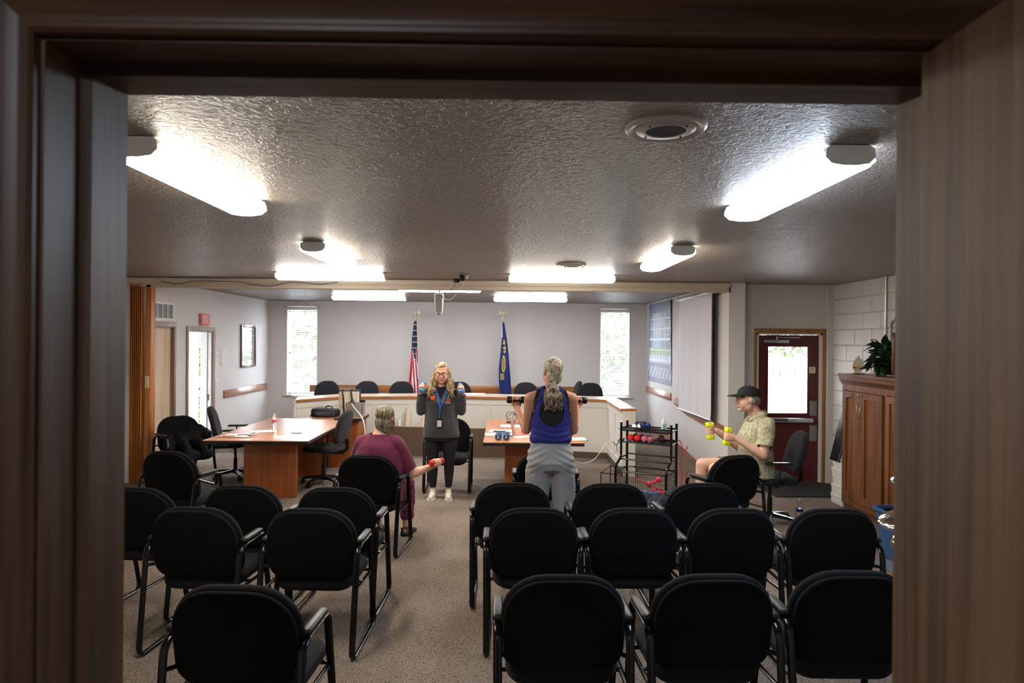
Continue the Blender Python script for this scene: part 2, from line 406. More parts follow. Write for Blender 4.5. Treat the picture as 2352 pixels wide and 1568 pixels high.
# back wall with two tall windows
def win(px0, px1, py0, py1):
    a = aty(px0, py0, YB); b = aty(px1, py1, YB); return a.x, b.x, b.z, a.z
W1 = win(660, 727, 703, 906); W2 = win(1380, 1444, 709, 912)
mb = MB(); y0, y1 = YB, YB + 0.2
mb.bb(-5.0, W1[0], y0, y1, 0, CZ); mb.bb(W1[1], W2[0], y0, y1, 0, CZ); mb.bb(W2[1], XR + 0.3, y0, y1, 0, CZ)
for W in (W1, W2): mb.bb(W[0], W[1], y0, y1, 0, W[2]); mb.bb(W[0], W[1], y0, y1, W[3], CZ)
struct('wall_back', mb, M['wall'])
for k, W in enumerate((W1, W2)):
    t = struct('window_%d' % (k + 1), MB().bb(W[0], W[1], y1 - 0.03, y1 - 0.024, W[2], W[3]), M['glass'])
    mb = MB(); 
    for (a, b, c, d) in ((W[0], W[0] + 0.04, W[2], W[3]), (W[1] - 0.04, W[1], W[2], W[3]), (W[0], W[1], W[2], W[2] + 0.04), (W[0], W[1], W[3] - 0.04, W[3]), (W[0], W[1], 1.6, 1.65)):
        mb.bb(a, b, y1 - 0.06, y1 - 0.01, c, d)
    O('window_frame', mb, M['white'], t)
    O('window_sill', MB().rbox(((W[0]+W[1])/2, YB - 0.02, W[2] - 0.012), (W[1]-W[0] + 0.12, 0.07, 0.024), 0.004), M['trimwhite'], t)
    bl = thing('window_blind', 'white horizontal slat blind over the %s tall window of the back wall' % ('left' if k == 0 else 'right'), 'blind', ((W[0]+W[1])/2, YB + 0.03, W[3]))
    ww = W[1] - W[0] - 0.01; hh = W[3] - W[2]
    O('headrail', MB().rbox((0, -0.01, -0.04), (ww, 0.06, 0.07), 0.005), M['white'], bl)
    sl = MB(); n = int(hh / 0.042) - 2
    for i in range(n):
        z = -0.10 - i * 0.042; tl = R(24)
        T = Matrix.Translation((0, 0.005, z)) @ Matrix.Rotation(tl, 4, 'X'); sl.box((0, 0, 0), (ww, 0.046, 0.003), T)
    O('slats', sl, mat('blind_slat', S(232, 234, 238), 0.5), bl, False, kind='stuff')
    O('bottom_rail', MB().rbox((0, 0, -hh + 0.03), (ww, 0.045, 0.02), 0.004), M['white'], bl)
    O('lift_cords', MB().cyl((-ww*0.33, -0.02, -0.05), (-ww*0.33, -0.02, -hh + 0.04), 0.002, n=6).cyl((ww*0.33, -0.02, -0.05), (ww*0.33, -0.02, -hh + 0.04), 0.002, n=6), M['white'], bl, kind='stuff')
    for sx in (-1, 1): O('bracket', MB().rbox((sx * (ww/2 + 0.05), -0.032, -0.015), (0.012, 0.006, 0.045), 0.002), M['grey'], bl)

# right wall of the far room, ends in the column beside the exit
struct('wall_right', MB().bb(XR, XR + 0.215, YP, YB + 0.2, 0, CZ), M['wall'])
struct('wall_exit', MB().bb(XR + 0.215, 3.48, YE, YE + 0.2, 0, CZ).bb(4.34, 4.7, YE, YE + 0.2, 0, CZ).bb(3.48, 4.34, YE, YE + 0.2, 2.04, CZ), M['wall_exit'])
struct('trim_1', MB().bb(XR + 0.215, 4.42, YE - 0.02, YE, 2.59, CZ), M['wall_exit'])
struct('trim_2', MB().bb(4.40, 4.48, YE - 0.06, YE, 0, CZ), M['wall_exit'])
wr = struct('wall_right_front', MB().bb(XRF + 0.012, XRF + 0.2, YF, YE + 0.1, 0, CZ), M['mortar'])
bl_me = None
def block_mesh(l, h):
    m_ = MB(); c = 0.006
    o = [(0, -l/2, -h/2), (0, l/2, -h/2), (0, l/2, h/2), (0, -l/2, h/2)]
    f_ = [(-0.012, -l/2 + c, -h/2 + c), (-0.012, l/2 - c, -h/2 + c), (-0.012, l/2 - c, h/2 - c), (-0.012, -l/2 + c, h/2 - c)]
    m_.loft([o, f_]); return m_.mesh('block', M['block'], False)
bm1 = block_mesh(0.397, 0.193)
for r_ in range(13):
    z = 0.06 + r_ * 0.2035 + 0.1
    ylo = 6.2 if r_ >= 6 else 7.7
    y = YE - 0.2 + (0.2 if r_ % 2 else 0)
    while y > ylo:
        if y - 0.2 < YE - 0.06 and y + 0.2 < YE + 0.21 and z < CZ:
            o = bpy.data.objects.new('block', bm1); C.objects.link(o); o.parent = wr; o.location = (XRF + 0.012, min(y, YE - 0.2), z)
        y -= 0.407

# beam and its track
struct('trim_3', MB().bb(XLF, XR + 0.02, YP, YP + 0.16, 2.575, CZ), M['wall_beige'])
struct('trim_4', MB().rbox(((XLF + XR) / 2, YP - 0.03, 2.665), (XR - XLF, 0.07, 0.05), 0.006).bb(XLF + 0.1, XR - 0.1, YP - 0.045, YP - 0.012, 2.63, 2.645), mat('track_paint', S(205, 192, 172), 0.5))
struct('baseboard_right', MB().poly([(XR - 0.012, 9.1, 0), (XR - 0.012, 10.2, 0.0), (XR - 0.012, 12.2, DZ), (XR - 0.012, YB, DZ), (XR - 0.012, YB, DZ + 0.09), (XR - 0.012, 12.2, DZ + 0.09), (XR - 0.012, 10.2, 0.09), (XR - 0.012, 9.1, 0.09)], (0.011, 0, 0)), M['raily'])
struct('baseboard_back', MB().bb(XL, XR, YB - 0.01, YB, DZ, DZ + 0.1), M['vinyl'])
struct('baseboard_left', MB().bb(XL, XL + 0.008, 11.53, YB, DZ, DZ + 0.1).bb(XL, XL + 0.008, 10.16, 10.47, 0, 0.1), M['vinyl'])
struct('baseboard_exit', MB().bb(XR + 0.215, 3.40, YE - 0.008, YE, 0, 0.1), M['vinyl'])
struct('baseboard_column', MB().bb(XR - 0.005, XR + 0.22, YP - 0.008, YP, 0, 0.1), M['vinyl'])
# raised floor behind the desk and the ramp up to it
struct('raised_floor', MB().bb(XL, XR, 12.2, YB, 0, DZ).bb(XL, -2.4, 11.5, 12.2, 0, DZ).bb(-2.4, 1.75, 12.0, 12.2, 0, DZ), M['carpet'])
struct('baseboard_riser', MB().bb(XL, -2.6, 11.488, 11.5, 0, DZ), M['vinyl'])
struct('ramp', MB().poly([(1.92, 10.1, 0), (1.92, 12.2, 0), (1.92, 12.2, DZ)], (XR - 1.92, 0, 0)), M['carpet'])

# ---------------------------------------------------------------- the doorway the picture is taken through
y_s0, y_s1 = 0.785, 0.825
def jamb_profile(side):    # list of (Y, inset towards the opening)
    return [(YN, 0.0), (y_s0 - 0.006, 0.0), (y_s0, 0.011), (y_s1, 0.011), (y_s1 + 0.004, 0.0), (YF + 0.012, 0.0)]
mb = MB()
pr = jamb_profile(0)
mb.poly([(JL - 0.02, YN, 0)] + [(JL + i, y, 0) for y, i in pr] + [(JL - 0.02, YF + 0.012, 0)], (0, 0, HZ))
struct('door_jamb_left', mb, M['oakv'], parent=None)
mb = MB(); mb.poly([(JR + 0.02, YN, 0)] + [(JR - i, y, 0) for y, i in pr] + [(JR + 0.02, YF + 0.012, 0)], (0, 0, HZ))
struct('door_jamb_right', mb, M['oakleaf'], parent=None)
mb = MB(); mb.poly([(JL - 0.02, YN, HZ + 0.02)] + [(JL - 0.02, y, HZ - i) for y, i in pr] + [(JL - 0.02, YF + 0.012, HZ + 0.02)], (JR - JL + 0.04, 0, 0))
struct('door_head_jamb', mb, M['oak'])
prof = [(0.004, 0), (0.004, 0.011), (0.008, 0.015), (0.013, 0.015), (0.016, 0.010), (0.024, 0.009), (0.034, 0.014), (0.041, 0.018), (0.045, 0.015), (0.048, 0.017), (0.060, 0.020), (0.070, 0.020), (0.074, 0.016), (0.076, 0)]
def casing_ring(ux, uz, p):      # mitred sweep: offset d outwards in x and z
    return [V((ux(d), YN - q, uz(d))) for d, q in p]
xl = lambda d: JL - d; xr_ = lambda d: JR + d; zt = lambda d: HZ + d
struct('trim_5', MB().loft([casing_ring(xl, lambda d: 0, prof), casing_ring(xl, zt, prof)]), M['oakv'], True)
struct('trim_6', MB().loft([casing_ring(xl, zt, prof), casing_ring(xr_, zt, prof)]), M['oak'], True)
struct('trim_7', MB().loft([casing_ring(xr_, lambda d: 0, prof), casing_ring(xr_, zt, prof)]), M['oakv'], True)
LX = aty(2110, 784, YN).x; LZ = aty(2110, 118, YN).z
struct('door_3', MB().rbox((LX + 0.022, YN - 0.001 - 0.45, LZ / 2), (0.044, 0.9, LZ - 0.01), 0.0015), M['oakleaf'])

# ---------------------------------------------------------------- doors of the far room
dr = struct('door_1', MB().rbox((XL - 0.05, (d1[0]+d1[1])/2, 1.035), (0.045, 0.785, 2.05), 0.002), M['maple'])
def door_frame(y0, y1, zt_, x, depth, mt, wd=0.065):
    mb = MB()
    for (a, b, c, d) in ((y0 - wd, y0 + 0.005, 0, zt_ - 0.006), (y1 - 0.005, y1 + wd, 0, zt_ - 0.006), (y0 - wd, y1 + wd, zt_ - 0.005, zt_ + wd)):
        mb.rbox((x + 0.008, (a+b)/2, (c+d)/2), (0.018, b - a, d - c), 0.004)
    mb.bb(x - depth, x, y0 - 0.001, y0 + 0.02, 0, zt_); mb.bb(x - depth, x, y1 - 0.02, y1 + 0.001, 0, zt_); mb.bb(x - depth, x, y0, y1, zt_ - 0.02, zt_ + 0.001)
    return mb
O('door_frame', door_frame(d1[0], d1[1], d1[2], XL, 0.17, 0), M['doortrim'], dr)
yk = 9.34
h = O('door_lever', MB().cyl((XL - 0.03, yk, 0.93), (XL + 0.0, yk, 0.93), 0.028, n=18).cyl((XL, yk, 0.93), (XL + 0.04, yk, 0.93), 0.011).rbox((XL + 0.045, yk + 0.055, 0.93), (0.016, 0.13, 0.020), 0.007), M['steel'], dr)
O('deadbolt', MB().cyl((XL - 0.03, yk, 1.13), (XL + 0.005, yk, 1.13), 0.026, n=18).cyl((XL, yk, 1.13), (XL + 0.016, yk, 1.13), 0.014), M['brass'], dr)
for z in (0.25, 1.15, 1.82): O('hinge', MB().cyl((XL - 0.018, d1[1] - 0.008, z - 0.05), (XL - 0.018, d1[1] - 0.008, z + 0.05), 0.008, n=8), M['dgrey'], dr)
dr = struct('door_2', door_frame(d2[0], d2[1], d2[2], XL, 0.19, 0), M['doortrim'])
O('jamb_lining', MB().bb(XL - 0.19, XL - 0.012, d2[1] - 0.034, d2[1] - 0.02, 0, d2[2] - 0.02).bb(XL - 0.09, XL - 0.075, d2[1] - 0.05, d2[1] - 0.03, 0, d2[2] - 0.02), M['greyjamb'], dr)
O('strike_plate', MB().rbox((XL - 0.055, d2[1] - 0.036, 0.93), (0.03, 0.004, 0.10), 0.002), M['black'], dr)

# entrance lobby seen through the open doorway
struct('floor_lobby', MB().bb(-8.0, T0, 10.0, 14.0, -0.1, 0), M['ground'])
mbw = MB(); mbw.bb(-8.0, T0, 9.3, 9.42, 0, CZ); mbw.bb(-8.1, -8.0, 9.3, 14.0, 0, CZ); mbw.bb(-8.0, -6.05, 13.0, 13.1, 0, 0.55); mbw.bb(-8.0, -6.05, 13.0, 13.1, 2.05, CZ); mbw.bb(-6.05, T0, 13.0, 13.1, 2.06, CZ)
mbw.bb(-5.93, -5.80, 12.98, 13.1, 0, 2.1)
struct('wall_lobby', mbw, M['white'])
struct('ceiling_lobby', MB().bb(-8.1, T0, 9.3, 13.1, CZ, CZ + 0.1), M['white'])
lw = struct('window_3', MB().bb(-8.0, -6.05, 13.05, 13.056, 0.55, 2.05), M['glass'])
mb = MB()
for x in (-8.0, -7.3, -6.6, -6.02): mb.bb(x - 0.04, x + 0.04, 13.0, 13.1, 0.55, 2.05)
mb.bb(-8.0, -6.0, 12.99, 13.1, 1.34, 1.41); mb.bb(-8.0, -6.0, 12.98, 13.1, 0.5, 0.58)
O('window_frame', mb, M['white'], lw)
t = thing('door_closer', 'grey door closer arm at the top of the lobby opening', 'door closer', (-5.9, 12.9, 2.0))
O('closer_body', MB().rbox((-0.05, 0, -0.06), (0.2, 0.06, 0.05), 0.008), M['steel'], t); O('closer_arm', MB().rbox((0.08, -0.02, -0.02), (0.34, 0.02, 0.015), 0.004), M['steel'], t)
t = thing('lobby_bench', 'dark slatted bench with silver legs glimpsed through the open doorway', 'bench', (-5.55, 11.9, 0))
O('seat', MB().rbox((-0.35, 0, 0.86), (0.9, 0.10, 0.04), 0.01).rbox((-0.35, -0.13, 0.80), (0.9, 0.10, 0.04), 0.01), M['dgrey'], t)
for sx in (-0.55, -0.05):
    for sy in (-1, 1): O('leg', MB().cyl((sx, sy * 0.10 - 0.06, 0.8), (sx + 0.06, sy * 0.28 - 0.06, 0), 0.016, n=8), M['steel'], t)
# outdoors
struct('ground', MB().bb(-60, 60, 13.3, 80, -0.25, -0.12).bb(4.8, 60, 9.5, 13.3, -0.25, -0.12).bb(3.2, 4.8, YE + 0.2, 13.3, -0.25, -0.12).bb(-60, -8.2, 5, 13.3, -0.25, -0.12), M['ground'])

def leafball(mb, c, r, n, ls, rnd):
    for i in range(n):
        d = V((rnd.gauss(0, 1), rnd.gauss(0, 1), rnd.gauss(0, 1))).normalized() * (rnd.random() ** 0.4)
        p = V((c[0] + d.x * r[0], c[1] + d.y * r[1], c[2] + d.z * r[2])); a = V((rnd.gauss(0,1), rnd.gauss(0,1), rnd.gauss(0,1))).normalized()
        b = a.orthogonal().normalized(); l = ls * rnd.uniform(0.6, 1.3)
        mb.add([p - a * l, p + b * l * 0.45, p + a * l, p - b * l * 0.45], [(0, 1, 2, 3)])
rnd = random.Random(3)
def shrub(c, r, n, ls, label, m='leaf2', flowers=None):
    t = thing('shrub', label, 'shrub', (c[0], c[1], -0.12))
    mb = MB(); leafball(mb, (0, 0, c[2] + 0.12), r, n, ls, rnd); O('foliage', mb, M[m], t, False, kind='stuff')
    mb = MB()
    for k in range(5): mb.tube([(rnd.uniform(-.1,.1), rnd.uniform(-.1,.1), 0), (rnd.uniform(-.3,.3)*r[0], rnd.uniform(-.3,.3)*r[1], c[2] * 0.6), (rnd.uniform(-.5,.5)*r[0], rnd.uniform(-.5,.5)*r[1], c[2] + r[2] * 0.6)], [0.03, 0.02, 0.01], 6)
    O('stems', mb, M['cabtop'], t, kind='stuff')
    if flowers:
        mb = MB()
        for k in range(30):
            p = (rnd.uniform(-1, 1) * r[0], -r[1] * rnd.uniform(0.6, 1.0), c[2] + 0.12 + rnd.uniform(-.5, .5) * r[2]); mb.ball(p, 0.05, 6)
        O('flowers', mb, flowers, t, kind='stuff')
shrub((-6.9, 15.6, 0.5), (1.0, 0.5, 0.55), 900, 0.10, 'low leafy green shrub outside the lobby opening, nearest the ground')
shrub((-7.6, 17.5, 1.45), (1.4, 0.5, 0.6), 900, 0.12, 'flowering yellow green shrub outside the lobby opening at eye height', flowers=mat('yellow_flowers', S(240, 180, 60), 0.6))
shrub((-8.6, 23.0, 2.6), (3.0, 1.0, 1.4), 2200, 0.16, 'tall green tree foliage high outside the lobby opening')
shrub((-4.5, 19.0, 1.5), (3.5, 1.0, 1.8), 2200, 0.16, 'pale hedge outside behind the left window blind')
shrub((3.2, 19.0, 1.5), (2.6, 1.0, 1.8), 2200, 0.16, 'pale hedge outside behind the right window blind')
fn = thing('plank_fence', 'weathered plank fence outside behind the glass of the exit door', 'fence', (6.0, 14.6, -0.12))
for k in range(30):
    hgt = 1.75 + 0.03 * math.sin(k * 1.7); O('plank', MB().box((-2.6 + k * 0.155, 0, hgt / 2), (0.142, 0.02, hgt)), M['fence'], fn)
for z in (0.35, 1.4): O('rail', MB().box((-0.35, 0.04, z), (4.7, 0.05, 0.09)), M['fence'], fn)
shrub((7.0, 15.8, 2.3), (2.2, 0.7, 1.0), 2600, 0.09, 'bushy foliage rising above the fence outside the exit door')
shrub((6.9, 13.9, 0.6), (0.7, 0.3, 0.5), 300, 0.08, 'small bush at the foot of the outside fence')

# exit door
x0, x1 = 3.485, 4.325; gx0, gx1 = aty(1763, 870, YE + 0.05).x, aty(1853, 870, YE + 0.05).x; gz1, gz0 = aty(1800, 796, YE + 0.05).z, aty(1800, 948, YE + 0.05).z
mb = MB(); ya, yb = YE + 0.04, YE + 0.085
mb.bb(x0, gx0, ya, yb, 0.02, 2.02); mb.bb(gx1, x1, ya, yb, 0.02, 2.02); mb.bb(gx0, gx1, ya, yb, 0.02, gz0); mb.bb(gx0, gx1, ya, yb, gz1, 2.02)
dr = struct('door_4', mb, M['reddoor'])
O('door_glass', MB().bb(gx0, gx1, ya + 0.02, ya + 0.026, gz0, gz1), M['glass'], dr)
mb = MB()
for (a, b, c, d) in ((gx0 - 0.02, gx0, gz0 - 0.02, gz1 + 0.02), (gx1, gx1 + 0.02, gz0 - 0.02, gz1 + 0.02), (gx0, gx1, gz0 - 0.02, gz0), (gx0, gx1, gz1, gz1 + 0.02)): mb.bb(a, b, ya - 0.008, ya, c, d)
O('glazing_bead', mb, M['reddoor'], dr)
pb = O('push_bar', MB().rbox(((x0 + x1) / 2 - 0.03, ya - 0.045, 0.86), (0.72, 0.05, 0.062), 0.012), M['steel'], dr)
O('bar_grip', MB().rbox(((x0 + x1) / 2 - 0.2, ya - 0.075, 0.87), (0.34, 0.02, 0.04), 0.006), M['dgrey'], pb)
for z, hh in ((1.02, 0.20), (0.68, 0.22)): O('lock_plate', MB().rbox((x1 - 0.07, ya - 0.004, z), (0.10, 0.008, hh), 0.003), M['grey'], dr)
O('door_closer', MB().rbox((x0 + 0.24, ya - 0.03, 1.935), (0.34, 0.05, 0.045), 0.008).rbox((x0 + 0.40, ya - 0.045, 1.985), (0.32, 0.015, 0.014), 0.003).cyl((x0 + 0.25, ya - 0.03, 1.96), (x0 + 0.25, ya - 0.03, 2.0), 0.012, n=8), M['steel'], dr)
sg = O('door_notice', MB().bb(x1 - 0.13, x1 - 0.045, ya - 0.003, ya, 1.50, 1.585), M['cream'], dr)
mb = MB()
for k in range(5): mb.bb(x1 - 0.122, x1 - 0.055 - 0.01 * (k % 2), ya - 0.0045, ya - 0.003, 1.515 + k * 0.013, 1.519 + k * 0.013)
O('notice_print', mb, M['dgrey'], sg, kind='stuff')
mb = MB(); fx0, fx1 = aty(1732, 800, YE).x, aty(1908, 800, YE).x
mb.rbox(((fx0 + 3.455) / 2, YE - 0.01, 1.02), (3.455 - fx0, 0.025, 2.04), 0.003); mb.rbox(((fx1 + 4.355) / 2, YE - 0.01, 1.02), (fx1 - 4.355, 0.025, 2.04), 0.003); mb.rbox(((fx0 + fx1) / 2, YE - 0.01, 2.075), (fx1 - fx0, 0.025, 0.065), 0.004)
O('door_frame', mb, wood('tan_exit_frame', S(150, 108, 66), S(126, 86, 50), 'z', 0.5), dr)
O('door_stop', MB().bb(3.455, 3.484, YE - 0.004, YE + 0.12, 0, 2.045).bb(4.326, 4.356, YE - 0.004, YE + 0.12, 0, 2.045).bb(3.455, 4.356, YE - 0.004, YE + 0.12, 2.022, 2.045), M['trimwhite'], dr)
O('threshold', MB().bb(3.45, 4.36, YE - 0.03, YE + 0.12, 0, 0.02), M['steel'], dr)

# folding partition, stacked against the left wall
ax0, ax1 = aty(301, 900, 9.05).x, aty(330, 900, 9.05).x
ac = thing('accordion_partition', 'folded wooden accordion partition stacked at the left end of the beam', 'partition', ((ax0 + ax1) / 2, 9.08, 0))
n = 14; hw = (ax1 - ax0)
for k in range(n):
    xa = -hw/2 + hw * k / n; xb = -hw/2 + hw * (k + 1) / n; s_ = 1 if k % 2 else -1
    ya, yb = -s_ * 0.09, s_ * 0.09; d = V((xb - xa, yb - ya, 0)).normalized(); nn = V((-d.y, d.x, 0)) * 0.003
    a, b = V((xa, ya, 0.01)), V((xb, yb, 0.01))
    O('pleat', MB().poly([a - nn, b - nn, b + nn, a + nn], (0, 0, 2.6)), M['accordion'], ac)
px_ = aty(337, 900, 8.98).x - (ax0 + ax1) / 2
O('lead_post', MB().rbox((px_, -0.02, 1.31), (0.075, 0.12, 2.60), 0.008), M['accordion'], ac)
O('latch_plate', MB().rbox((px_ - 0.005, -0.085, 1.33), (0.055, 0.012, 0.155), 0.003).rbox((px_ - 0.005, -0.095, 1.33), (0.03, 0.012, 0.05), 0.003), mat('ivory_plate', S(214, 196, 150), 0.4), ac)
# ================================================================ things on walls and ceiling
def fixture(label, x, y, length, along_y, tint, k=1.0):
    """surface mounted wraparound lamp: white pan, glowing lens, end caps"""
    t = thing('ceiling_light', label, 'ceiling light', (x, y, CZ), 0 if along_y else -PI / 2, 'wraparound ceiling lights')
    L2 = length / 2
    O('pan', MB().rbox((0, 0, -0.011), (0.16, length - 0.02, 0.022), 0.003), M['white'], t)
    sec = [(-0.085, -0.022), (0.085, -0.022), (0.108, -0.034), (0.112, -0.062), (0.085, -0.086), (0.03, -0.094), (-0.03, -0.094), (-0.085, -0.086), (-0.112, -0.062), (-0.108, -0.034)]
    e = mat('lit_lens', (0.9, 0.9, 0.9), 0.5, emit=tint, estr=LAMP * k)
    e2 = mat('lit_lens_side', (0.85, 0.85, 0.85), 0.5, emit=tint, estr=LAMP * k * 0.27)
    dm = MB().loft([[V((a, yy, b)) for a, b in sec] for yy in (-L2 + 0.022, L2 - 0.022)]); dm.mi = [1 if j_ in (1, 2, 7, 8, 9, 0) else 0 for j_ in range(len(dm.mi))]
    O('diffuser', dm, [e, e2], t)
    for s_ in (-1, 1):
        cap = [(a * 0.93, b + (0.018 if b > -0.05 else 0.010)) for a, b in sec]
        O('end_cap', MB().loft([[V((a, s_ * (L2 - 0.021), b)) for a, b in cap], [V((a * 0.97, s_ * L2, b)) for a, b in cap]]), M['white'], t)
warm, cool, neu = (1.0, 0.90, 0.76), (0.72, 0.84, 1.0), (0.97, 0.97, 1.0)
fixture('large ceiling light nearest the doorway on the left, cut off by the frame', -1.47, 3.33, 1.24, True, warm)
fixture('bluish ceiling light nearest the doorway on the right', 1.385, 3.33, 1.24, True, cool)
fixture('second ceiling light from the doorway on the left side', -1.555, 6.18, 1.22, True, warm)
fixture('second ceiling light from the doorway on the right side', 1.47, 6.18, 1.22, True, warm)
fixture('crosswise ceiling light in front of the beam, left of the ceiling outlet', (aty(636, 634, 8.12).x + aty(887, 634, 8.12).x) / 2, 8.12, 1.28, False, (1.0, 0.95, 0.85))
fixture('crosswise ceiling light in front of the beam, right of the ceiling outlet', (aty(1168, 637, 8.12).x + aty(1411, 637, 8.12).x) / 2, 8.12, 1.26, False, (1.0, 0.95, 0.85))
fixture('ceiling light just behind the beam, only its underside showing as a thin line', -0.92, 9.9, 1.2, False, neu)
fixture('left ceiling light above the long desk in the far room', (aty(763, 680, 12.1).x + aty(935, 680, 12.1).x) / 2, 12.1, 1.3, False, neu)
fixture('right ceiling light above the long desk in the far room', (aty(1133, 684, 12.1).x + aty(1303, 684, 12.1).x) / 2, 12.1, 1.3, False, neu)
# unseen fill lamp, added in the hall to brighten the near door frame
t = thing('hall_fill_light', 'round dim fill lamp added out of view behind the viewer', 'ceiling light', (-0.5, -0.9, CZ))
O('base', MB().lathe([(0.16, 0), (0.16, -0.03)], 24), M['white'], t); O('shade', MB().lathe([(0.15, -0.03), (0.14, -0.08), (0.05, -0.1)], 24), mat('hall_fill_glow', (0.9, 0.9, 0.9), emit=(0.82, 0.88, 1.0), estr=6.0), t)

def speaker(label, x, y, r):
    t = thing('ceiling_speaker', label, 'ceiling speaker', (x, y, CZ), 0, 'round ceiling speakers')
    O('ring', MB().lathe([(r, 0), (r, -0.006), (r * .93, -0.014), (r * .80, -0.010), (r * .76, -0.004), (r * .74, 0)], 40), M['nickel'], t)
    O('baffle', MB().lathe([(r * .76, -0.001), (r * .76, -0.008), (r * .70, -0.016), (r * .5, -0.018), (r * .48, -0.006), (r * .46, -0.003)], 40), M['nickel'], t)
    mb = MB()
    for k in range(-13, 14):
        xx = k * r * .035; l = math.sqrt(max(0, (r * .47) ** 2 - xx * xx)); mb.box((xx, 0, -0.010), (r * .013, 2 * l, 0.014))
    O('grille_slots', mb, M['dgrey'], t, kind='stuff')
    for a in (40, 130, 220, 310): O('screw', MB().ball((r * .62 * math.cos(R(a)), r * .62 * math.sin(R(a)), -0.017), 0.005, 8), M['black'], t)
p = atz(1529, 292, CZ); speaker('large round ceiling speaker nearest the doorway', p.x, p.y, 0.15)
p = atz(1312, 608, CZ); speaker('far round ceiling speaker near the crosswise lights', p.x, p.y, 0.155)

# power outlet with adapters, projector and cords
p = atz(1062, 628, CZ); p.y -= 0.0
t = thing('ceiling_outlet', 'ceiling outlet with black power adapters hanging in front of the beam', 'outlet', (p.x, 8.2, CZ))
O('cover_plate', MB().rbox((0.02, 0, -0.004), (0.11, 0.07, 0.008), 0.003), M['steel'], t)
O('adapter', MB().rbox((-0.01, 0, -0.045), (0.06, 0.05, 0.07), 0.008), M['black'], t); O('adapter', MB().rbox((-0.075, 0.01, -0.075), (0.07, 0.04, 0.045), 0.006), M['black'], t)
O('adapter', MB().rbox((0.05, 0.0, -0.035), (0.03, 0.03, 0.05), 0.006), M['white'], t)
q = aty(1008, 697, 9.3)
t = thing('projector', 'white projector with grey face hanging below the beam', 'projector', (q.x, 9.33, q.z))
body = MB(); ang = []
rings = []
for yy, sc_ in ((-0.07, 0.90), (-0.06, 1.0), (0.07, 1.0), (0.085, 0.85)):
    rings.append([V((x * sc_ * (1 + 0.12 * z / 0.15), yy, z * sc_)) for x, z in rrect(0.104, 0.295, 0.028, 0.045, 5)])
body.loft(rings); O('body', body, M['whitegloss'], t)
O('face_plate', MB().loft([[V((x * (1 + 0.12 * z / 0.15), yy, z)) for x, z in rrect(0.088, 0.262, 0.02, 0.036, 5)] for yy in (-0.069, -0.074)]), M['grey'], t)
O('lens', MB().rbox((0, -0.06, -0.143), (0.05, 0.03, 0.012), 0.004), M['black'], t)
O('mount_pole', MB().cyl((0, 0.02, 0.14), (0, 0.02, CZ - q.z), 0.012, n=10).lathe([(0.04, CZ - q.z - 0.012), (0.04, CZ - q.z)], 16, Matrix.Translation((0, 0.02, 0))), M['steel'], t)
def cord(name, pts, r, m, label, cat='cable', group=None, sub=6):
    P = [V(p) for p in pts]; out = []
    for i in range(len(P) - 1):
        p0, p1, p2, p3 = P[max(i-1, 0)], P[i], P[i+1], P[min(i+2, len(P)-1)]
        for k in range(sub):
            t_ = k / sub; out.append(0.5 * ((2*p1) + (-p0+p2)*t_ + (2*p0-5*p1+4*p2-p3)*t_*t_ + (-p0+3*p1-3*p2+p3)*t_**3))
    out.append(P[-1]); mb = MB().tube(out, r, 7)
    if label is None: return mb
    return one(name, mb, m, label, cat, group)
cord('hanging_cable', [aty(1052, 643, 8.22), aty(1046, 652, 8.6), aty(1040, 662, 8.9), aty(1030, 668, 8.97), aty(1022, 683, 9.1), aty(1014, 681, 9.26), aty(1010, 676, 9.3)], 0.004, M['black'], 'thin black cord looping from ceiling outlet to projector top')
cord('hanging_cable', [aty(1062, 643, 8.22), aty(1065, 655, 8.5), aty(1053, 665, 8.85), aty(1047, 676, 9.05), aty(1034, 688, 9.15), aty(1022, 686, 9.2), aty(1016, 676, 9.28)], 0.004, M['white'], 'thin pale twisted cord sagging lowest from ceiling outlet to projector')
bl_ = mat('blue_cable', S(70, 90, 130), 0.5)
cord('network_cable', [aty(370, 646, 8.93), aty(410, 652, 8.93), aty(450, 646, 8.93), aty(545, 647, 8.93), aty(580, 653, 8.93), aty(625, 656, 8.93), aty(665, 648, 8.93), aty(700, 649, 8.93), aty(735, 652, 8.93), aty(775, 648, 8.93)], 0.005, bl_, 'blue cable drooping along the beam track')

# left wall: grille, sign, notices, switch, picture, rail
t = thing('air_grille', 'white return air grille above the pale wooden door', 'vent', (XL, 9.74, 2.29))
O('grille_frame', MB().bb(0.0, 0.012, -0.33, 0.33, 0.10, 0.125).bb(0, 0.012, -0.33, 0.33, -0.125, -0.10).bb(0, 0.012, -0.33, -0.295, -0.1, 0.1).bb(0, 0.012, 0.295, 0.33, -0.1, 0.1), M['white'], t)
O('grille_back', MB().bb(0, 0.002, -0.3, 0.3, -0.11, 0.11), M['dgrey'], t)
for k in range(3): O('mullion', MB().bb(0.002, 0.011, -0.16 + k * 0.15, -0.145 + k * 0.15, -0.1, 0.1), M['white'], t)
mb = MB()
for k in range(13):
    T = Matrix.Translation((0.006, 0, -0.093 + k * 0.0155)) @ Matrix.Rotation(R(35), 4, 'Y'); mb.box((0, 0, 0), (0.009, 0.59, 0.002), T)
O('louvres', mb, M['white'], t, False, kind='stuff')
a = atx(457, 720, XL); b = atx(476, 746, XL); zc = (atx(466, 720, XL).z + atx(466, 747, XL).z) / 2
t = thing('exit_sign', 'white exit sign with red letters above the open doorway', 'exit sign', (XL, (a.y + b.y) / 2, zc))
O('housing', MB().rbox((0.02, 0, 0), (0.04, 0.32, 0.19), 0.012), mat('exit_face', S(222, 128, 122), 0.4), t)
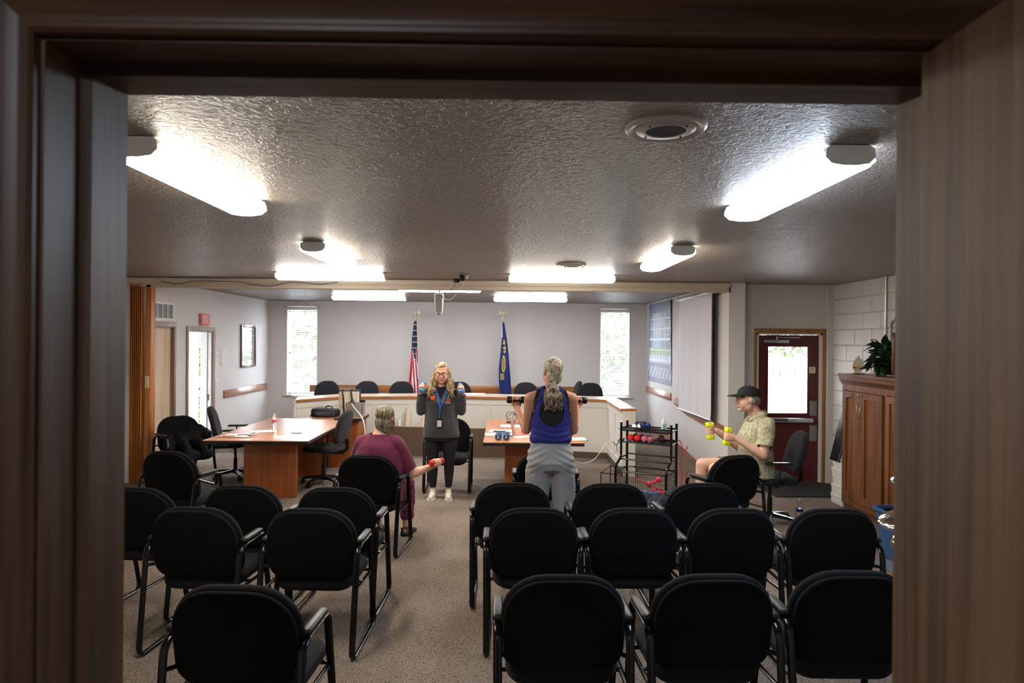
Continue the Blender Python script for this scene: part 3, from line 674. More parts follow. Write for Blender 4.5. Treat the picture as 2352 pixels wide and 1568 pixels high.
O('border', MB().bb(0.040, 0.043, -0.155, -0.12, -0.085, 0.085).bb(0.040, 0.043, 0.12, 0.155, -0.085, 0.085).bb(0.040, 0.043, -0.12, 0.12, 0.065, 0.085).bb(0.040, 0.043, -0.12, 0.12, -0.085, -0.065), mat('exit_red', S(200, 78, 74), 0.4), t)
TX = Matrix(((0, 0, 1, 0.042), (1, 0, 0, 0), (0, 1, 0, 0), (0, 0, 0, 1)))
text_mesh('EXIT', 0.115, mat('exit_letters', S(244, 216, 212), 0.4), TX, t, depth=0.002)
t = thing('notice_holder', 'clear wall holder with small printed notice beside the open doorway', 'notice', (XL, 11.63, 1.57))
O('sheet', MB().bb(0, 0.003, -0.07, 0.06, -0.11, 0.11), M['paper'], t)
mb = MB()
for k in range(8): mb.bb(0.003, 0.0036, -0.055, 0.03 + 0.02 * (k % 3 - 1), -0.09 + k * 0.023, -0.084 + k * 0.023)
O('print', mb, M['grey'], t, kind='stuff')
mb = MB(); pts = [V((0.004 + 0.035 * math.sin(k / 8 * PI), -0.07 + 0.14 * k / 8, 0)) for k in range(9)]
mb.loft([[p + V((0, 0, -0.12)) for p in pts] + [p + V((-0.002, 0, -0.12)) for p in pts[::-1]], [p + V((0, 0, 0.13)) for p in pts] + [p + V((-0.002, 0, 0.13)) for p in pts[::-1]]])
one('paper_stack', mb, M['paper'], 'bulging white paper sheet hung on left wall right of the notice holder', 'paper', loc=(XL, 11.79, 1.58))
t = thing('light_switch', 'white light switch plate right of the open doorway', 'light switch', (XL, 11.60, 1.15))
O('plate', MB().rbox((0.003, 0, 0), (0.006, 0.075, 0.12), 0.002), M['white'], t); O('rocker', MB().rbox((0.008, 0, 0), (0.006, 0.03, 0.06), 0.002), M['whitegloss'], t)
y0_, y1_ = atx(551.5, 790, XL).y, atx(586, 790, XL).y; zt_ = atx(552, 745, XL).z; zb_ = atx(552, 844, XL).z
t = thing('wall_picture', 'dark wooden framed picture with glossy glass on the left wall', 'picture', (XL, (y0_ + y1_) / 2, (zt_ + zb_) / 2))
hw, hh = (y1_ - y0_) / 2, (zt_ - zb_) / 2; mb = MB()
for (a, b, c, d) in ((-hw, -hw + .05, -hh, hh), (hw - .05, hw, -hh, hh), (-hw + .051, hw - .051, -hh, -hh + .05), (-hw + .051, hw - .051, hh - .05, hh)): mb.rbox((0.015, (a+b)/2, (c+d)/2), (0.03, b-a, d-c), 0.005)
O('picture_frame', mb, wood('walnut_frame', S(110, 72, 48), S(76, 48, 32), 'z', 0.3), t)
O('glazed_print', MB().bb(0, 0.012, -hw + .04, hw - .04, -hh + .04, hh - .04), mat('glazed_paper', S(150, 148, 146), 0.05, coat=1.0, spec=1.0), t)
one('chair_rail', MB().rbox((XL + 0.012, (11.87 + 14.02) / 2, 0.945), (0.024, 2.15, 0.13), 0.004), M['raily'], 'wooden chair rail board on the left wall', 'chair rail')
one('chair_rail', MB().rbox(((-4.0 + 2.05) / 2, YB - 0.012, 0.90), (6.0, 0.024, 0.15), 0.004), M['railx'], 'long wooden chair rail board across the back wall', 'chair rail')
one('chair_rail', MB().rbox((XR - 0.012, 13.05, 0.945), (0.024, 2.05, 0.13), 0.004), M['raily'], 'short wooden chair rail board below the large photo print', 'chair rail')
mb = MB(); rl = [(11.8, 0.98), (10.9, 0.86), (9.15, 0.79)]
mb.loft([[(XR - 0.024, y, z), (XR - 0.001, y, z), (XR - 0.001, y, z - 0.13), (XR - 0.024, y, z - 0.13)] for y, z in rl])
one('chair_rail', mb, M['raily'], 'sloping wooden rail board showing under the projection screen', 'chair rail')
one('wall_box', MB().rbox((XLF + 0.03, 8.85, 1.55), (0.06, 0.16, 0.42), 0.008), M['dgrey'], 'dark box on the front left wall beside the door frame', 'wall box')

# printed photo on the right wall: a window view drawn cell by cell
x0p = XR - 0.006
pA = dict(y0=12.02, y1=13.92, z0=1.13, z1=2.67)
nu, nv = 72, 96; vs = []; fs = []; cols = []
for j in range(nv + 1):
    for i in range(nu + 1):
        u = i / nu; v = j / nv; vs.append((x0p - 0.012 * abs(math.sin(u * 9)) * (0.3 + 0.5 * v) - (0.03 * max(0, 0.08 - u) / 0.08 * v), pA['y0'] + u * (pA['y1'] - pA['y0']), pA['z0'] + v * (pA['z1'] - pA['z0'])))
rp = random.Random(11)
treex = [rp.random() for _ in range(16)]
for j in range(nv):
    for i in range(nu):
        u = 1 - (i + .5) / nu; v = (j + .5) / nv     # u from the far (left) side
        a = j * (nu + 1) + i; fs.append((a, a + 1, a + nu + 2, a + nu + 1))
        c = S(118, 124, 148)
        if 0.25 < v < 0.88 and 0.04 < u < 0.97:
            c = S(176, 184, 196) if rp.random() < .6 else S(150, 162, 174)
            if min(abs(u - t_) for t_ in treex) < 0.014 + 0.02 * (v < .7) * rp.random(): c = S(96, 118, 116) if u > .6 or u < .25 else S(150, 164, 172)
            if (u < .22 or u > .78) and rp.random() < .55: c = S(70, 96, 92)
            if v < 0.44: c = S(140, 164, 92) if v > .34 else S(196, 198, 206)
            if v < 0.36 and rp.random() < .3: c = S(190, 200, 206)
            cell = (u - .04) / .93 * 7
            if abs(cell - round(cell)) < 0.10: c = S(140, 144, 168)
            for hv in (0.28, 0.41, 0.54, 0.67, 0.80):
                if abs(v - hv) < 0.007: c = S(214, 220, 232)
        elif v <= 0.25:
            c = S(120, 124, 146)
            sh = (u + (0.2 - v) * 0.9) * 7
            if 0.06 < v < 0.20 and (sh % 1) < 0.6: c = S(180, 182, 194) if rp.random() < .8 else S(170, 172, 186)
        cols.append(c)
me = bpy.data.meshes.new('photo_print'); me.from_pydata(vs, [], fs)
at = me.color_attributes.new('print', 'FLOAT_COLOR', 'CORNER')
for p_ in me.polygons:
    for li in p_.loop_indices: at.data[li].color = (*cols[p_.index], 1)
mp_ = mat('photo_ink', (1, 1, 1), 0.6); va = mp_.node_tree.nodes.new('ShaderNodeVertexColor'); va.layer_name = 'print'
mp_.node_tree.links.new(va.outputs[0], mp_.node_tree.nodes['Principled BSDF'].inputs['Base Color']); me.materials.append(mp_)
one('photo_poster', me, None, 'large curling photo print of tall windows and trees on the right wall', 'poster')

# pull-down projection screen
t = thing('projection_screen', 'white pull-down projection screen with black edges by the column', 'projection screen', (XR - 0.10, 0, 0))
ya, yb = atx(1636, 800, XR - 0.1).y, atx(1558, 800, XR - 0.1).y
zb = 0.83
O('roller_case', MB().rbox((0.01, (ya + yb) / 2, 2.61), (0.07, yb - ya + 0.12, 0.06), 0.02), M['steel'], t)
mb = MB(); n = 24
r1 = []; 
for z_ in [2.6, 2.2, 1.7, 1.3, 1.0, 0.93, 0.86, zb]:
    row = []
    for k in range(n + 1):
        u = k / n; row.append(V((0.006 * math.sin(u * 26) * (2.6 - z_) / 1.8 + 0.002, ya + 0.045 + u * (yb - ya - 0.07) + (0.02 * (0.93 - z_) / .1 if (z_ < 0.95 and k == 0) else 0), z_)))
    r1.append(row)
def sheet(rows, th):
    m_ = MB(); nr = len(rows); nc = len(rows[0]); vs = [p for r_ in rows for p in r_] + [p + V(th) for r_ in rows for p in r_]; N = nr * nc; f_ = []
    for i in range(nr - 1):
        for j in range(nc - 1):
            a = i * nc + j; f_.append((a, a + 1, a + nc + 1, a + nc)); f_.append((N + a, N + a + nc, N + a + nc + 1, N + a + 1))
    for i in range(nr - 1):
        a = i * nc; f_.append((a, a + nc, N + a + nc, N + a)); a = i * nc + nc - 1; f_.append((a, N + a, N + a + nc, a + nc))
    for j in range(nc - 1):
        f_.append((j, N + j, N + j + 1, j + 1)); a = (nr - 1) * nc + j; f_.append((a, a + 1, N + a + 1, N + a))
    m_.add(vs, f_); return m_
for y_ in (ya + .1, yb - .1): O('wall_bracket', MB().rbox((0.055, y_, 2.62), (0.06, 0.03, 0.04), 0.004), M['steel'], t)
O('screen_cloth', sheet(r1, (-0.002, 0, 0)), mat('matte_screen', S(222, 220, 224), 0.85), t)
r2 = [[p + V((0.003, (-0.04 if k == 0 else 0.035 if k == n else 0), 0)) for k, p in enumerate(r_)] for r_ in r1]
O('black_backing', sheet(r2, (0.002, 0, 0)), M['black'], t)
O('weight_bar', MB().cyl((0, ya + 0.03, zb - 0.005), (0, yb + 0.02, zb - 0.005), 0.011, n=10), M['steel'], t)

# ---------------------------------------------------------------- long curved desk on the raised floor
DT = 0.965
A_, B_, C_, D_, E_ = (atz(676, 917.6, DT), atz(780, 910.5, DT), atz(1027, 909, DT), atz(1396, 917.6, DT), atz(1432, 938.5, DT))
C2 = atz(1215, 912.3, DT)
path = [V((p.x, p.y, 0)) for p in (A_, B_, C_, C2, D_, E_)]
desk = thing('council_desk', 'long cream panelled desk with wooden top bending across the far room', 'desk', (0, 11.4, 0))
off = V((0, -11.4, 0))
inn = []; DEP = [0.50, 0.55, 0.6, 0.55, 0.35, 0.0]
back = [path[0] + V((-0.10, 0.52, 0)), path[1] + V((-0.1, 0.55, 0)), path[2] + V((0, 0.6, 0)), path[3] + V((0.05, 0.58, 0)), path[4] + V((0.19, 0.55, 0)), path[5] + V((0.19, 0.0, 0))]
def strip_prism(f_, b_, z0, z1):
    m_ = MB()
    for i in range(len(f_) - 1):
        q = [f_[i], f_[i+1], b_[i+1], b_[i]]; m_.poly([p + V((0, 0, z0)) + off for p in q], (0, 0, z1 - z0))
    return m_
def shift(pts, d):
    out = []
    for i, p in enumerate(pts):
        a = pts[max(i-1, 0)]; b = pts[min(i+1, len(pts)-1)]; t_ = (b - a).normalized(); out.append(p + V((t_.y, -t_.x, 0)) * d)
    return out
fr = shift(path, 0.03)
top = strip_prism(shift(path, 0.045), back, DT - 0.035, DT); O('worktop', top, M['railx'], desk, False)
lam = strip_prism(shift(path, 0.03), back, DT, DT + 0.003); O('worktop_laminate', lam, mat('pale_laminate', S(196, 178, 160), 0.25), desk, False)
O('front_board', strip_prism(path, shift(path, -0.03), 0.0, DT - 0.035), M['panelwhite'], desk, False)
O('wing_end', MB().bb(path[5].x, path[5].x + 0.172, path[5].y - 11.4, path[5].y - 11.37, 0, DT - 0.036), M['trimwhite'], desk, False)
O('wing_back', MB().bb(path[5].x + 0.14, path[5].x + 0.17, path[5].y - 11.372, path[4].y - 11.4 + 0.5, 0, DT - 0.036), M['panelwhite'], desk, False)
O('left_end', MB().poly([p + off for p in (path[0] + V((0.0, 0.0, 0)), path[0] + V((-0.10, 0.5, 0)), path[0] + V((-0.08, 0.52, 0)), path[0] + V((0.04, 0.02, 0)))], (0, 0, DT - 0.036)), M['trimwhite'], desk, False)
for i in range(len(path) - 1):
    a, b = path[i], path[i+1]; L_ = (b - a).length; t_ = (b - a).normalized(); nrm = V((t_.y, -t_.x, 0)); n = max(1, round(L_ / 0.62))
    if i == 4: n = 2
    for k in range(n):
        p0 = a + t_ * (L_ * k / n + 0.0); p1 = a + t_ * (L_ * (k + 1) / n); l = (p1 - p0).length
        T = Matrix.Translation(p0 + off) @ Matrix(((t_.x, -nrm.x, 0, 0), (t_.y, -nrm.y, 0, 0), (0, 0, 1, 0), (0, 0, 0, 1)))
        g = 0.045; m_ = MB()
        m_.bb(0.001, g, -0.012, 0, 0.10, DT - 0.036, T); m_.bb(l - g, l - 0.001, -0.012, 0, 0.10, DT - 0.036, T)
        m_.bb(g, l - g, -0.012, 0, DT - 0.13, DT - 0.036, T); m_.bb(g, l - g, -0.012, 0, 0.10, 0.20, T)
        O('panel_frame', m_, M['panelwhite'], desk, False)
        m_ = MB()
        for (x_0, x_1, z0, z1) in ((g, g + .012, .2, DT-.13), (l-g-.012, l-g, .2, DT-.13), (g, l-g, .2, .212), (g, l-g, DT-.142, DT-.13)): m_.bb(x_0, x_1, -0.007, 0, z0, z1, T)
        O('bead_moulding', m_, M['trimwhite'], desk, False)
O('base_moulding', strip_prism(shift(path, 0.014), path, 0.0, 0.10), M['vinyl'], desk, False)
# low carpeted curb in front of the desk
lp = []
for k in range(13):
    u = k / 12; px = 858 + (1228 - 858) * u; py = 1042.5 + 7.5 * u + 5 * math.sin(PI * u) * 0.6; p = atz(px, py, 0); lp.append(V((p.x, p.y, 0)))
t = thing('carpeted_curb', 'low curved brown carpeted wall in front of the long desk', 'low wall', (0, 11.4, 0))
O('carpeted_face', strip_prism(lp, shift(lp, -0.03), 0, 0.47), M['carpetwall'], t, False)
m_ = strip_prism(shift(lp, 0.002), shift(lp, -0.034), 0.47, 0.48); O('top_edge', m_, M['card'], t, False)
def roll(px, pytop, wpx, m, label, Y):
    p = aty(px, pytop, Y); r_ = wpx * Y / 1568 / 2
    t = thing('paper_roll', label, 'paper roll', (p.x, Y, 0), 0, 'paper rolls standing against the desk front')
    O('sheet_roll', MB().lathe([(r_ * .7, p.z - 0.004), (r_, p.z), (r_, 0.002), (r_ * .7, 0.0)][::-1], 20), m, t); O('core', MB().lathe([(r_ * .55, p.z - 0.02), (r_ * .62, p.z + 0.001), (r_*.72, p.z + 0.001)], 16), M['card'], t)
rollY = {}
def between(px):
    a = min(lp, key=lambda q: abs(q.x - aty(px, 1000, 11.4).x)); return a.y + 0.075
roll(899, 961, 9, M['cream'], 'short cream paper roll, leftmost behind the carpeted curb', between(899))
roll(917.5, 961, 8, M['white'], 'short white paper roll, second from the left behind the curb', between(917))
roll(936, 937, 10, M['cream'], 'tallest cream paper roll behind the curb left of the instructor', between(936))
roll(972, 957, 9, M['cream'], 'cream paper roll partly hidden by the instructor left arm', between(972))

# ---------------------------------------------------------------- cabinet on the right
cab = thing('storage_cabinet', 'tall cherry wood storage cabinet with panel doors along the right wall', 'cabinet', (3.94, 7.86, 0))
CY0 = -2.55     # runs towards the viewer, behind the door frame
O('carcass', MB().bb(0.02, 0.48, CY0, 0, 0.08, 1.47), M['cabinet'], cab, False)
O('plinth', MB().bb(0.03, 0.48, CY0, -0.01, 0, 0.08), M['cabtop'], cab, False)
cr = [(0.0, 1.44), (-0.015, 1.47), (-0.03, 1.49), (-0.035, 1.53), (-0.045, 1.535), (-0.045, 1.565), (0.49, 1.565), (0.49, 1.44)]
O('crown', MB().poly([(a, CY0, b) for a, b in cr], (0, -CY0 + 0.02, 0)), M['cabtop'], cab, False)
O('top_rail', MB().bb(0.0, 0.02, CY0, 0, 1.375, 1.44), M['cabinet'], cab, False)
O('bottom_rail', MB().bb(0.0, 0.02, CY0, 0, 0.08, 0.15), M['cabinet'], cab, False)
O('side_stile', MB().bb(0.0, 0.02, -0.055, 0, 0.15, 1.375), M['cabinet'], cab, False)
ys = [(-0.06, -0.45), (-0.455, -0.865), (-0.93, -1.33), (-1.335, -1.74), (-1.80, -2.15), (-2.155, -2.5)]
for k, (a, b) in enumerate(ys):
    d = O('door', MB().bb(-0.002, 0.018, b, a, 0.155, 1.37), M['cabinet'], cab, False)
    m_ = MB(); s_ = 0.065
    for (p0, p1, q0, q1) in ((a - s_, a, .155, 1.37), (b, b + s_, .155, 1.37), (b + s_, a - s_, 1.30, 1.37), (b + s_, a - s_, .155, .235)): m_.bb(-0.022, -0.002, p0, p1, q0, q1)
    O('door_frame', m_, M['cabinet'], d, False)
    hy = b + 0.03 if k % 2 == 0 else a - 0.03
    O('handle', MB().tube([(-0.022, hy, 1.21), (-0.05, hy, 1.21), (-0.052, hy, 1.20), (-0.052, hy, 1.10), (-0.05, hy, 1.09), (-0.022, hy, 1.09)], 0.005, 8), M['brass'], d)
    O('knob', MB().ball((-0.034, hy, 1.345), 0.013, 10), M['brass'], d)
for y in (-0.895, -1.77): O('stile', MB().bb(0.0, 0.02, y - 0.02, y + 0.02, 0.15, 1.375), M['cabinet'], cab, False)
CT = 1.565
# plaque
p = atz(1959, 856, CT); 
t = thing('pumpkin_plaque', 'small white pumpkin shaped plaque with sunflower on the cabinet top', 'ornament', (4.04, 7.70, CT), R(-10)); t.scale = (.78, .78, .78)
O('base', MB().rbox((0, 0, 0.006), (0.17, 0.07, 0.012), 0.003), M['cabtop'], t)
pts = [(0.075 * math.cos(a) * (1 + 0.06 * math.cos(6 * a)), 0, 0.125 + 0.112 * math.sin(a)) for a in [2 * PI * k / 32 for k in range(32)]]
O('pumpkin_board', MB().poly(pts, (0, 0.012, 0)), M['cream'], t); O('stem', MB().rbox((0, 0.006, 0.247), (0.022, 0.012, 0.03), 0.005), M['card'], t)
m_ = MB()
for k in range(10):
    a = 2 * PI * k / 10; m_.ball((-0.055 + 0.02 * math.cos(a), -0.004, 0.09 + 0.02 * math.sin(a)), (0.009, 0.003, 0.009), 8)
O('sunflower_petals', m_, mat('petal', S(232, 170, 60), 0.6), t); O('sunflower_heart', MB().ball((-0.055, -0.006, 0.09), (0.012, 0.004, 0.012), 8), M['cabtop'], t)
m_ = MB(); 
for k, (x_, w_) in enumerate(((-.02, .016), (0.0, .014), (.018, .016), (.036, .012))): m_.bb(x_ - w_/2, x_ + w_/2, -0.002, 0, 0.075, 0.115)
O('lettering_blocks', m_, mat('faded_orange', S(196, 160, 144), 0.7), t); O('blue_dot', MB().ball((-0.03, -0.001, 0.045), (0.007, 0.003, 0.007), 8), M['navyv'], t)
# potted plant
pp = V((4.07, 7.24, CT))
t = thing('potted_plant', 'dark green leafy potted plant on the cabinet top', 'plant', pp)
O('pot', MB().lathe([(0.05, 0), (0.075, 0.005), (0.09, 0.09), (0.095, 0.10), (0.085, 0.10), (0.08, 0.085), (0.04, 0.085)], 24), mat('olive_basket', S(52, 54, 40), 0.7, bump=0.5, bscale=60), t)
rl = random.Random(5)
def leaf_mb(L_, W_, base, az, el, droop, roll_=0):
    rows = []; N = 7
    d = V((math.cos(az) * math.cos(el), math.sin(az) * math.cos(el), math.sin(el))); side = V((-math.sin(az), math.cos(az), 0))
    side = Matrix.Rotation(roll_, 3, d) @ side; p = V(base)
    for k in range(N + 1):
        u = k / N; wv = W_ * (math.sin(PI * min(1, u * 1.02)) ** 0.8) * (1 - 0.35 * u) + 0.001; nn = d.cross(side)
        rows.append([p - side * wv + nn * wv * -0.3, p + V((0, 0, 0)), p + side * wv + nn * wv * -0.3])
        d = (d + V((0, 0, -droop / N))).normalized(); p = p + d * (L_ / N)
    return rows
for k in range(100):
    az = rl.uniform(0, 2 * PI); lvl = k / 100; hz = 0.09 + lvl * 0.25; el = R(rl.uniform(-30, 25) + lvl * 40)
    r0 = 0.03 + 0.10 * (1 - lvl * .6) * rl.random(); base = V((math.cos(az) * r0, math.sin(az) * r0, hz)); L_ = rl.uniform(0.10, 0.17)
    st = MB().tube([(0, 0, 0.1), (base.x * .4, base.y * .4, hz * .7 + 0.03), tuple(base)], 0.003, 5)
    lf = sheet(leaf_mb(L_, rl.uniform(0.036, 0.052), base, az, el, rl.uniform(0.3, 1.9), rl.uniform(-1, 1)), (0, 0, 0.0015))
    st.v += []; o_ = O('leaf', lf, M['leaf'], t); O('stem', st, M['leaf'], t)
# framed mirror on the cabinet
t = thing('standing_frame', 'dark red framed mirror standing on the cabinet, cut off by the door', 'mirror', (4.0, 6.93, CT), R(24))
m_ = MB()
for (a, b, c, d) in ((-0.02, 0.03, 0.03, 0.46), (0.40, 0.45, 0.03, 0.46), (-0.02, 0.45, 0.41, 0.46), (-0.02, 0.45, 0.03, 0.07)): m_.rbox(((a+b)/2, 0, (c+d)/2), (b-a, 0.03, d-c), 0.006)
O('frame', m_, mat('dark_red_wood', S(88, 44, 36), 0.4), t); O('mirror_glass', MB().bb(0.02, 0.41, 0.0, 0.006, 0.06, 0.42), mat('mirror', (0.8, 0.8, 0.8), 0.04, 1.0), t)
O('base', MB().rbox((0.21, 0, 0.015), (0.52, 0.10, 0.03), 0.008), mat('dark_red_wood2', S(70, 34, 30), 0.4), t)
# conduits
px1 = XRF - 0.02
one('conduit_pipe', MB().cyl((px1, 7.9, 0.4), (px1, 7.9, CZ), 0.014, n=12), M['steel'], 'straight vertical metal conduit on the block wall', 'conduit', 'conduits on the block wall')
one('conduit_pipe', MB().tube([(px1, 7.80, 0.4), (px1, 7.80, 2.08), (px1, 7.79, 2.13), (px1, 7.76, 2.17), (px1, 7.70, 2.19), (px1, 7.6, 2.2), (px1, 6.4, 2.2)], 0.014, 12), M['steel'], 'bent metal conduit turning along the block wall behind the plant', 'conduit', 'conduits on the block wall')
# white boxes and a leaning board
zz = 0.0
for k, (h_, dx, dy, lab) in enumerate(((0.115, 0, -.03, 'white cardboard box at the bottom of the stack beside the cabinet'), (0.115, 0.01, -.02, 'second white box from the bottom of the stack beside the cabinet'), (0.10, 0.035, .0, 'middle white box in the stack beside the cabinet'), (0.085, 0.035, .02, 'second white box from the top of the stack by the cabinet'), (0.075, 0.05, .02, 'top white box of the stack under the leaning board'))):
    t = thing('file_box', lab, 'box', (4.18 + dx, 8.08 + dy, zz), R(k * 1.5 - 2), 'white boxes stacked beside the cabinet')
    O('box_body', MB().rbox((0, 0, h_ / 2 - 0.012), (0.40, 0.30, h_ - 0.025), 0.004), M['tin'], t); O('box_lid', MB().rbox((0, 0, h_ - 0.022), (0.408, 0.308, 0.042), 0.004), M['tin'], t); zz += h_ + 0.001
t = thing('leaning_board', 'black board leaning behind the cabinet end above the white boxes', 'board', (4.14, 8.10, zz), 0)
O('panel', MB().poly([(-0.13, -0.02, 0.0), (-0.115, -0.02, 0.0), (-0.03, -0.14, 0.62), (-0.045, -0.14, 0.62)], (0, 0.22, 0)), M['black'], t); O('board_edge', MB().tube([(-0.135, -0.02, 0.0), (-0.05, -0.14, 0.62)], 0.004, 6), M['grey'], t)
one('door_mat', MB().rbox((3.93, 8.80, 0.008), (1.06, 0.80, 0.016), 0.006), M['mat'], 'dark grey ribbed door mat in front of the exit door', 'floor mat')
one('floor_mat', MB().rbox((4.0, 5.45, 0.006), (1.5, 1.0, 0.012), 0.004), M['mat2'], 'blue grey floor mat at the right edge beside the bin', 'floor mat')
# recycling bin, foil balloons
t = thing('recycling_bin', 'blue plastic recycling bin in front of the cabinet', 'bin', (3.62, 5.98, 0.012))
ro = lambda w_, d_, z_: [V((x, y, z_)) for x, y in rrect(w_, d_, 0.04, 0.04, 4)]
O('tub', MB().loft([ro(.40, .26, 0), ro(.50, .34, .42), ro(.47, .31, .42), ro(.38, .24, .02)]), M['bin'], t); O('rim', MB().loft([ro(.53, .37, .405), ro(.53, .37, .43), ro(.48, .32, .43), ro(.48, .32, .405)]), M['bin'], t)
for k, (px, py, Y, r_, lab) in enumerate(((2025, 1192, 5.4, 0.26, 'widest silver foil balloon sagging over the blue bin'), (2053, 1242, 4.85, 0.18, 'silver foil balloon below the widest one, half hidden by the door'), (2051, 1101, 5.98, 0.19, 'highest silver foil balloon in front of the cabinet'))):
    p = aty(px, py, Y); cx = p.x + r_
    t = thing('foil_balloon', lab, 'balloon', (cx, Y, p.z), 0, 'silver foil balloons')
    m_ = MB(); rg = []
    for j in range(15):
        a = PI * j / 14; rr = r_ * math.sin(a) ** 0.7 + 0.002; hz = 0.055 * math.cos(a); rg.append([V((rr * math.cos(2*PI*i/48) * (1 + 0.012 * math.sin(24 * 2*PI*i/48) * math.sin(a)), rr * math.sin(2*PI*i/48), hz + 0.18 * rr * math.cos(2*PI*i/48))) for i in range(48)])
    m_.loft(rg); O('foil_skin', m_, M['foil'], t); O('ribbon', MB().cyl((0, 0, -0.05), (0.05, 0, -p.z + (0.3 if k == 2 else 0.015)), 0.002, n=5), M['white'], t)
# ================================================================ furniture
def rounded(pts, rads, n=5):
    """closed polyline in a plane with filleted corners"""
    out = []; m = len(pts)
    for i in range(m):
        p = V(pts[i]); a = (V(pts[i-1]) - p); b = (V(pts[(i+1) % m]) - p); r = rads[i] if isinstance(rads, (list, tuple)) else rads
        if r <= 0: out.append(p); continue
        an = a.normalized(); bn = b.normalized(); th = an.angle(bn); t_ = min(r / math.tan(th / 2), a.length * .48, b.length * .48)
        p0 = p + an * t_; p1 = p + bn * t_
        for k in range(n + 1):
            u = k / n; out.append((1-u)**2 * p0 + 2*u*(1-u) * p + u*u * p1)
    return out
# shared meshes of the guest chair
def g_back(x, z, d):
    h_ = z + 0.664; lean = 0.03 - 0.085 * (h_ - 0.457) / 0.43
    return V((x * (1 + 0.02 * (h_ - .67)), lean + d + 0.30 * x * x - 0.02, h_))
GM = {}
GM['backrest'] = MB().pillow(.554, .448, .200, .098, .062, .026, lambda x, z, d: g_back(x, z, d + 0.022)).mesh('backrest', M['fabric'])
GM['back_panel'] = MB().pillow(.528, .420, .187, .088, .030, .012, lambda x, z, d: g_back(x, z, d - 0.002), front=0).mesh('back_panel', M['fabric'])
GM['seat'] = MB().pillow(.505, .480, .10, .10, .118, .048, lambda x, z, d: V((x, z + 0.275, 0.345 + d + 0.45 * x * x * max(0, 1 - d / .09) + 0.012 * math.sin((z + .245) / .49 * PI) - 0.06 * max(0, z - .16)))).mesh('seat', M['seatfabric'])
def side_frame(s):
    pth = rounded([(s * .282, -.105, .012), (s * .289, -.018, .655), (s * .289, .315, .655), (s * .282, .475, .012)], [.055, .085, .055, .05])
    return MB().tube(pth, .011, 10, True, flat=(.0085, .0190), up=(1, 0, 0)).mesh('side_frame', M['frame'])
GM['side_frame'] = [side_frame(-1), side_frame(1)]
GM['armrest'] = [MB().rbox((s * .289, .145, .679), (.048, .245, .032), .014, 3).mesh('armrest', M['plastic']) for s in (-1, 1)]
GM['seat_rail'] = [MB().tube([(s * .281, -.045, .395), (s * .281, .375, .385)], .009, 8, flat=(.007, .013), up=(1, 0, 0)).mesh('seat_rail', M['frame']) for s in (-1, 1)]
GM['cross_bar'] = [MB().cyl((-.284, y, .390), (.284, y, .390), .010, n=8).mesh('cross_bar', M['frame']) for y in (.16, .38)]
GM['back_bracket'] = [MB().tube([(s * .294, -.03, .53), (s * .25, .02, .53), (s * .20, .035, .56)], .010, 8).mesh('back_bracket', M['frame']) for s in (-1, 1)]
def guest_chair(loc, rz, label, group):
    t = thing('guest_chair', label, 'chair', loc, rz, group)
    for k in ('backrest', 'back_panel', 'seat'): O(k, GM[k], None, t)
    for k in ('side_frame', 'armrest', 'seat_rail', 'cross_bar', 'back_bracket'):
        for me in GM[k]: O(k, me, None, t)
    return t
chairs = {}
def chair_at(key, cx, ytop, rot, label, group='black guest chairs in rows'):
    p = atz(cx, ytop, 0.888); rz = R(rot); o = Matrix.Rotation(rz, 3, 'Z') @ V((0, -0.055, 0))
    chairs[key] = guest_chair((p.x - o.x, p.y - o.y, 0), rz, label, group); return chairs[key]
chair_at('a1', 1298, 1326, 0, 'black guest chair in the nearest row, first right of the aisle')
chair_at('a2', 1650, 1324, 2, 'black guest chair in the nearest row, middle one right of the aisle')
chair_at('a3', 1972, 1316, -1, 'black guest chair in the nearest row, cut off by the door at right')
chair_at('a0', 527, 1350, -3, 'black guest chair in the nearest row, left of the aisle')
chair_at('b1', 1227, 1169, 0, 'second-row black guest chair beside the aisle on the right')
chair_at('b2', 1461, 1169, 0, 'second-row black guest chair, second right of the aisle')
chair_at('b3', 1692, 1170, 3, 'second-row black guest chair, third right of the aisle')
chair_at('b4', 1924, 1171, -2, 'second-row black guest chair farthest right, near the blue bin')
chair_at('b0', 437, 1167, -4, 'second-row black guest chair farther from the aisle at left')
chair_at('b00', 707, 1170, -2, 'second-row black guest chair beside the aisle on the left')
chair_at('c1', 1178, 1110, 0, 'third-row black guest chair right of the aisle behind the woman in grey trousers')
chair_at('c2', 1406, 1112, 0, 'third-row black guest chair in front of the dumbbell rack')
chair_at('c3', 1622, 1111, 4, 'third-row black guest chair right of the dumbbell rack')
chair_at('c0', 301, 1121, -6, 'third-row black guest chair farthest left, cut off by the door frame')
chair_at('c00', 548, 1116, -4, 'third-row black guest chair in the middle of the left block')
chair_at('c000', 766, 1121, -2, 'third-row black guest chair beside the aisle on the left')
chair_at('d0', 378, 1037, -14, 'single black guest chair in front of the jacket chair')
chair_at('d1', 840, 1046, -6, 'black guest chair on which the woman in the maroon shirt sits')
chair_at('d2', 1700, 1046, 22, 'turned black guest chair right in front of the man in the cap')
chair_at('d3', 1256, 1040, 0, 'black guest chair beyond the woman in the blue tank top')
p = atz(1030, 1147, 0)
guest_chair((p.x - 0.05, 8.95, 0), PI, 'black guest chair facing us behind the instructor', 'black guest chairs in rows')
jc = guest_chair((atz(440, 1100, 0).x - 0.05, 9.0, 0), R(-128), 'black guest chair with a dark jacket thrown over it', 'black guest chairs in rows')

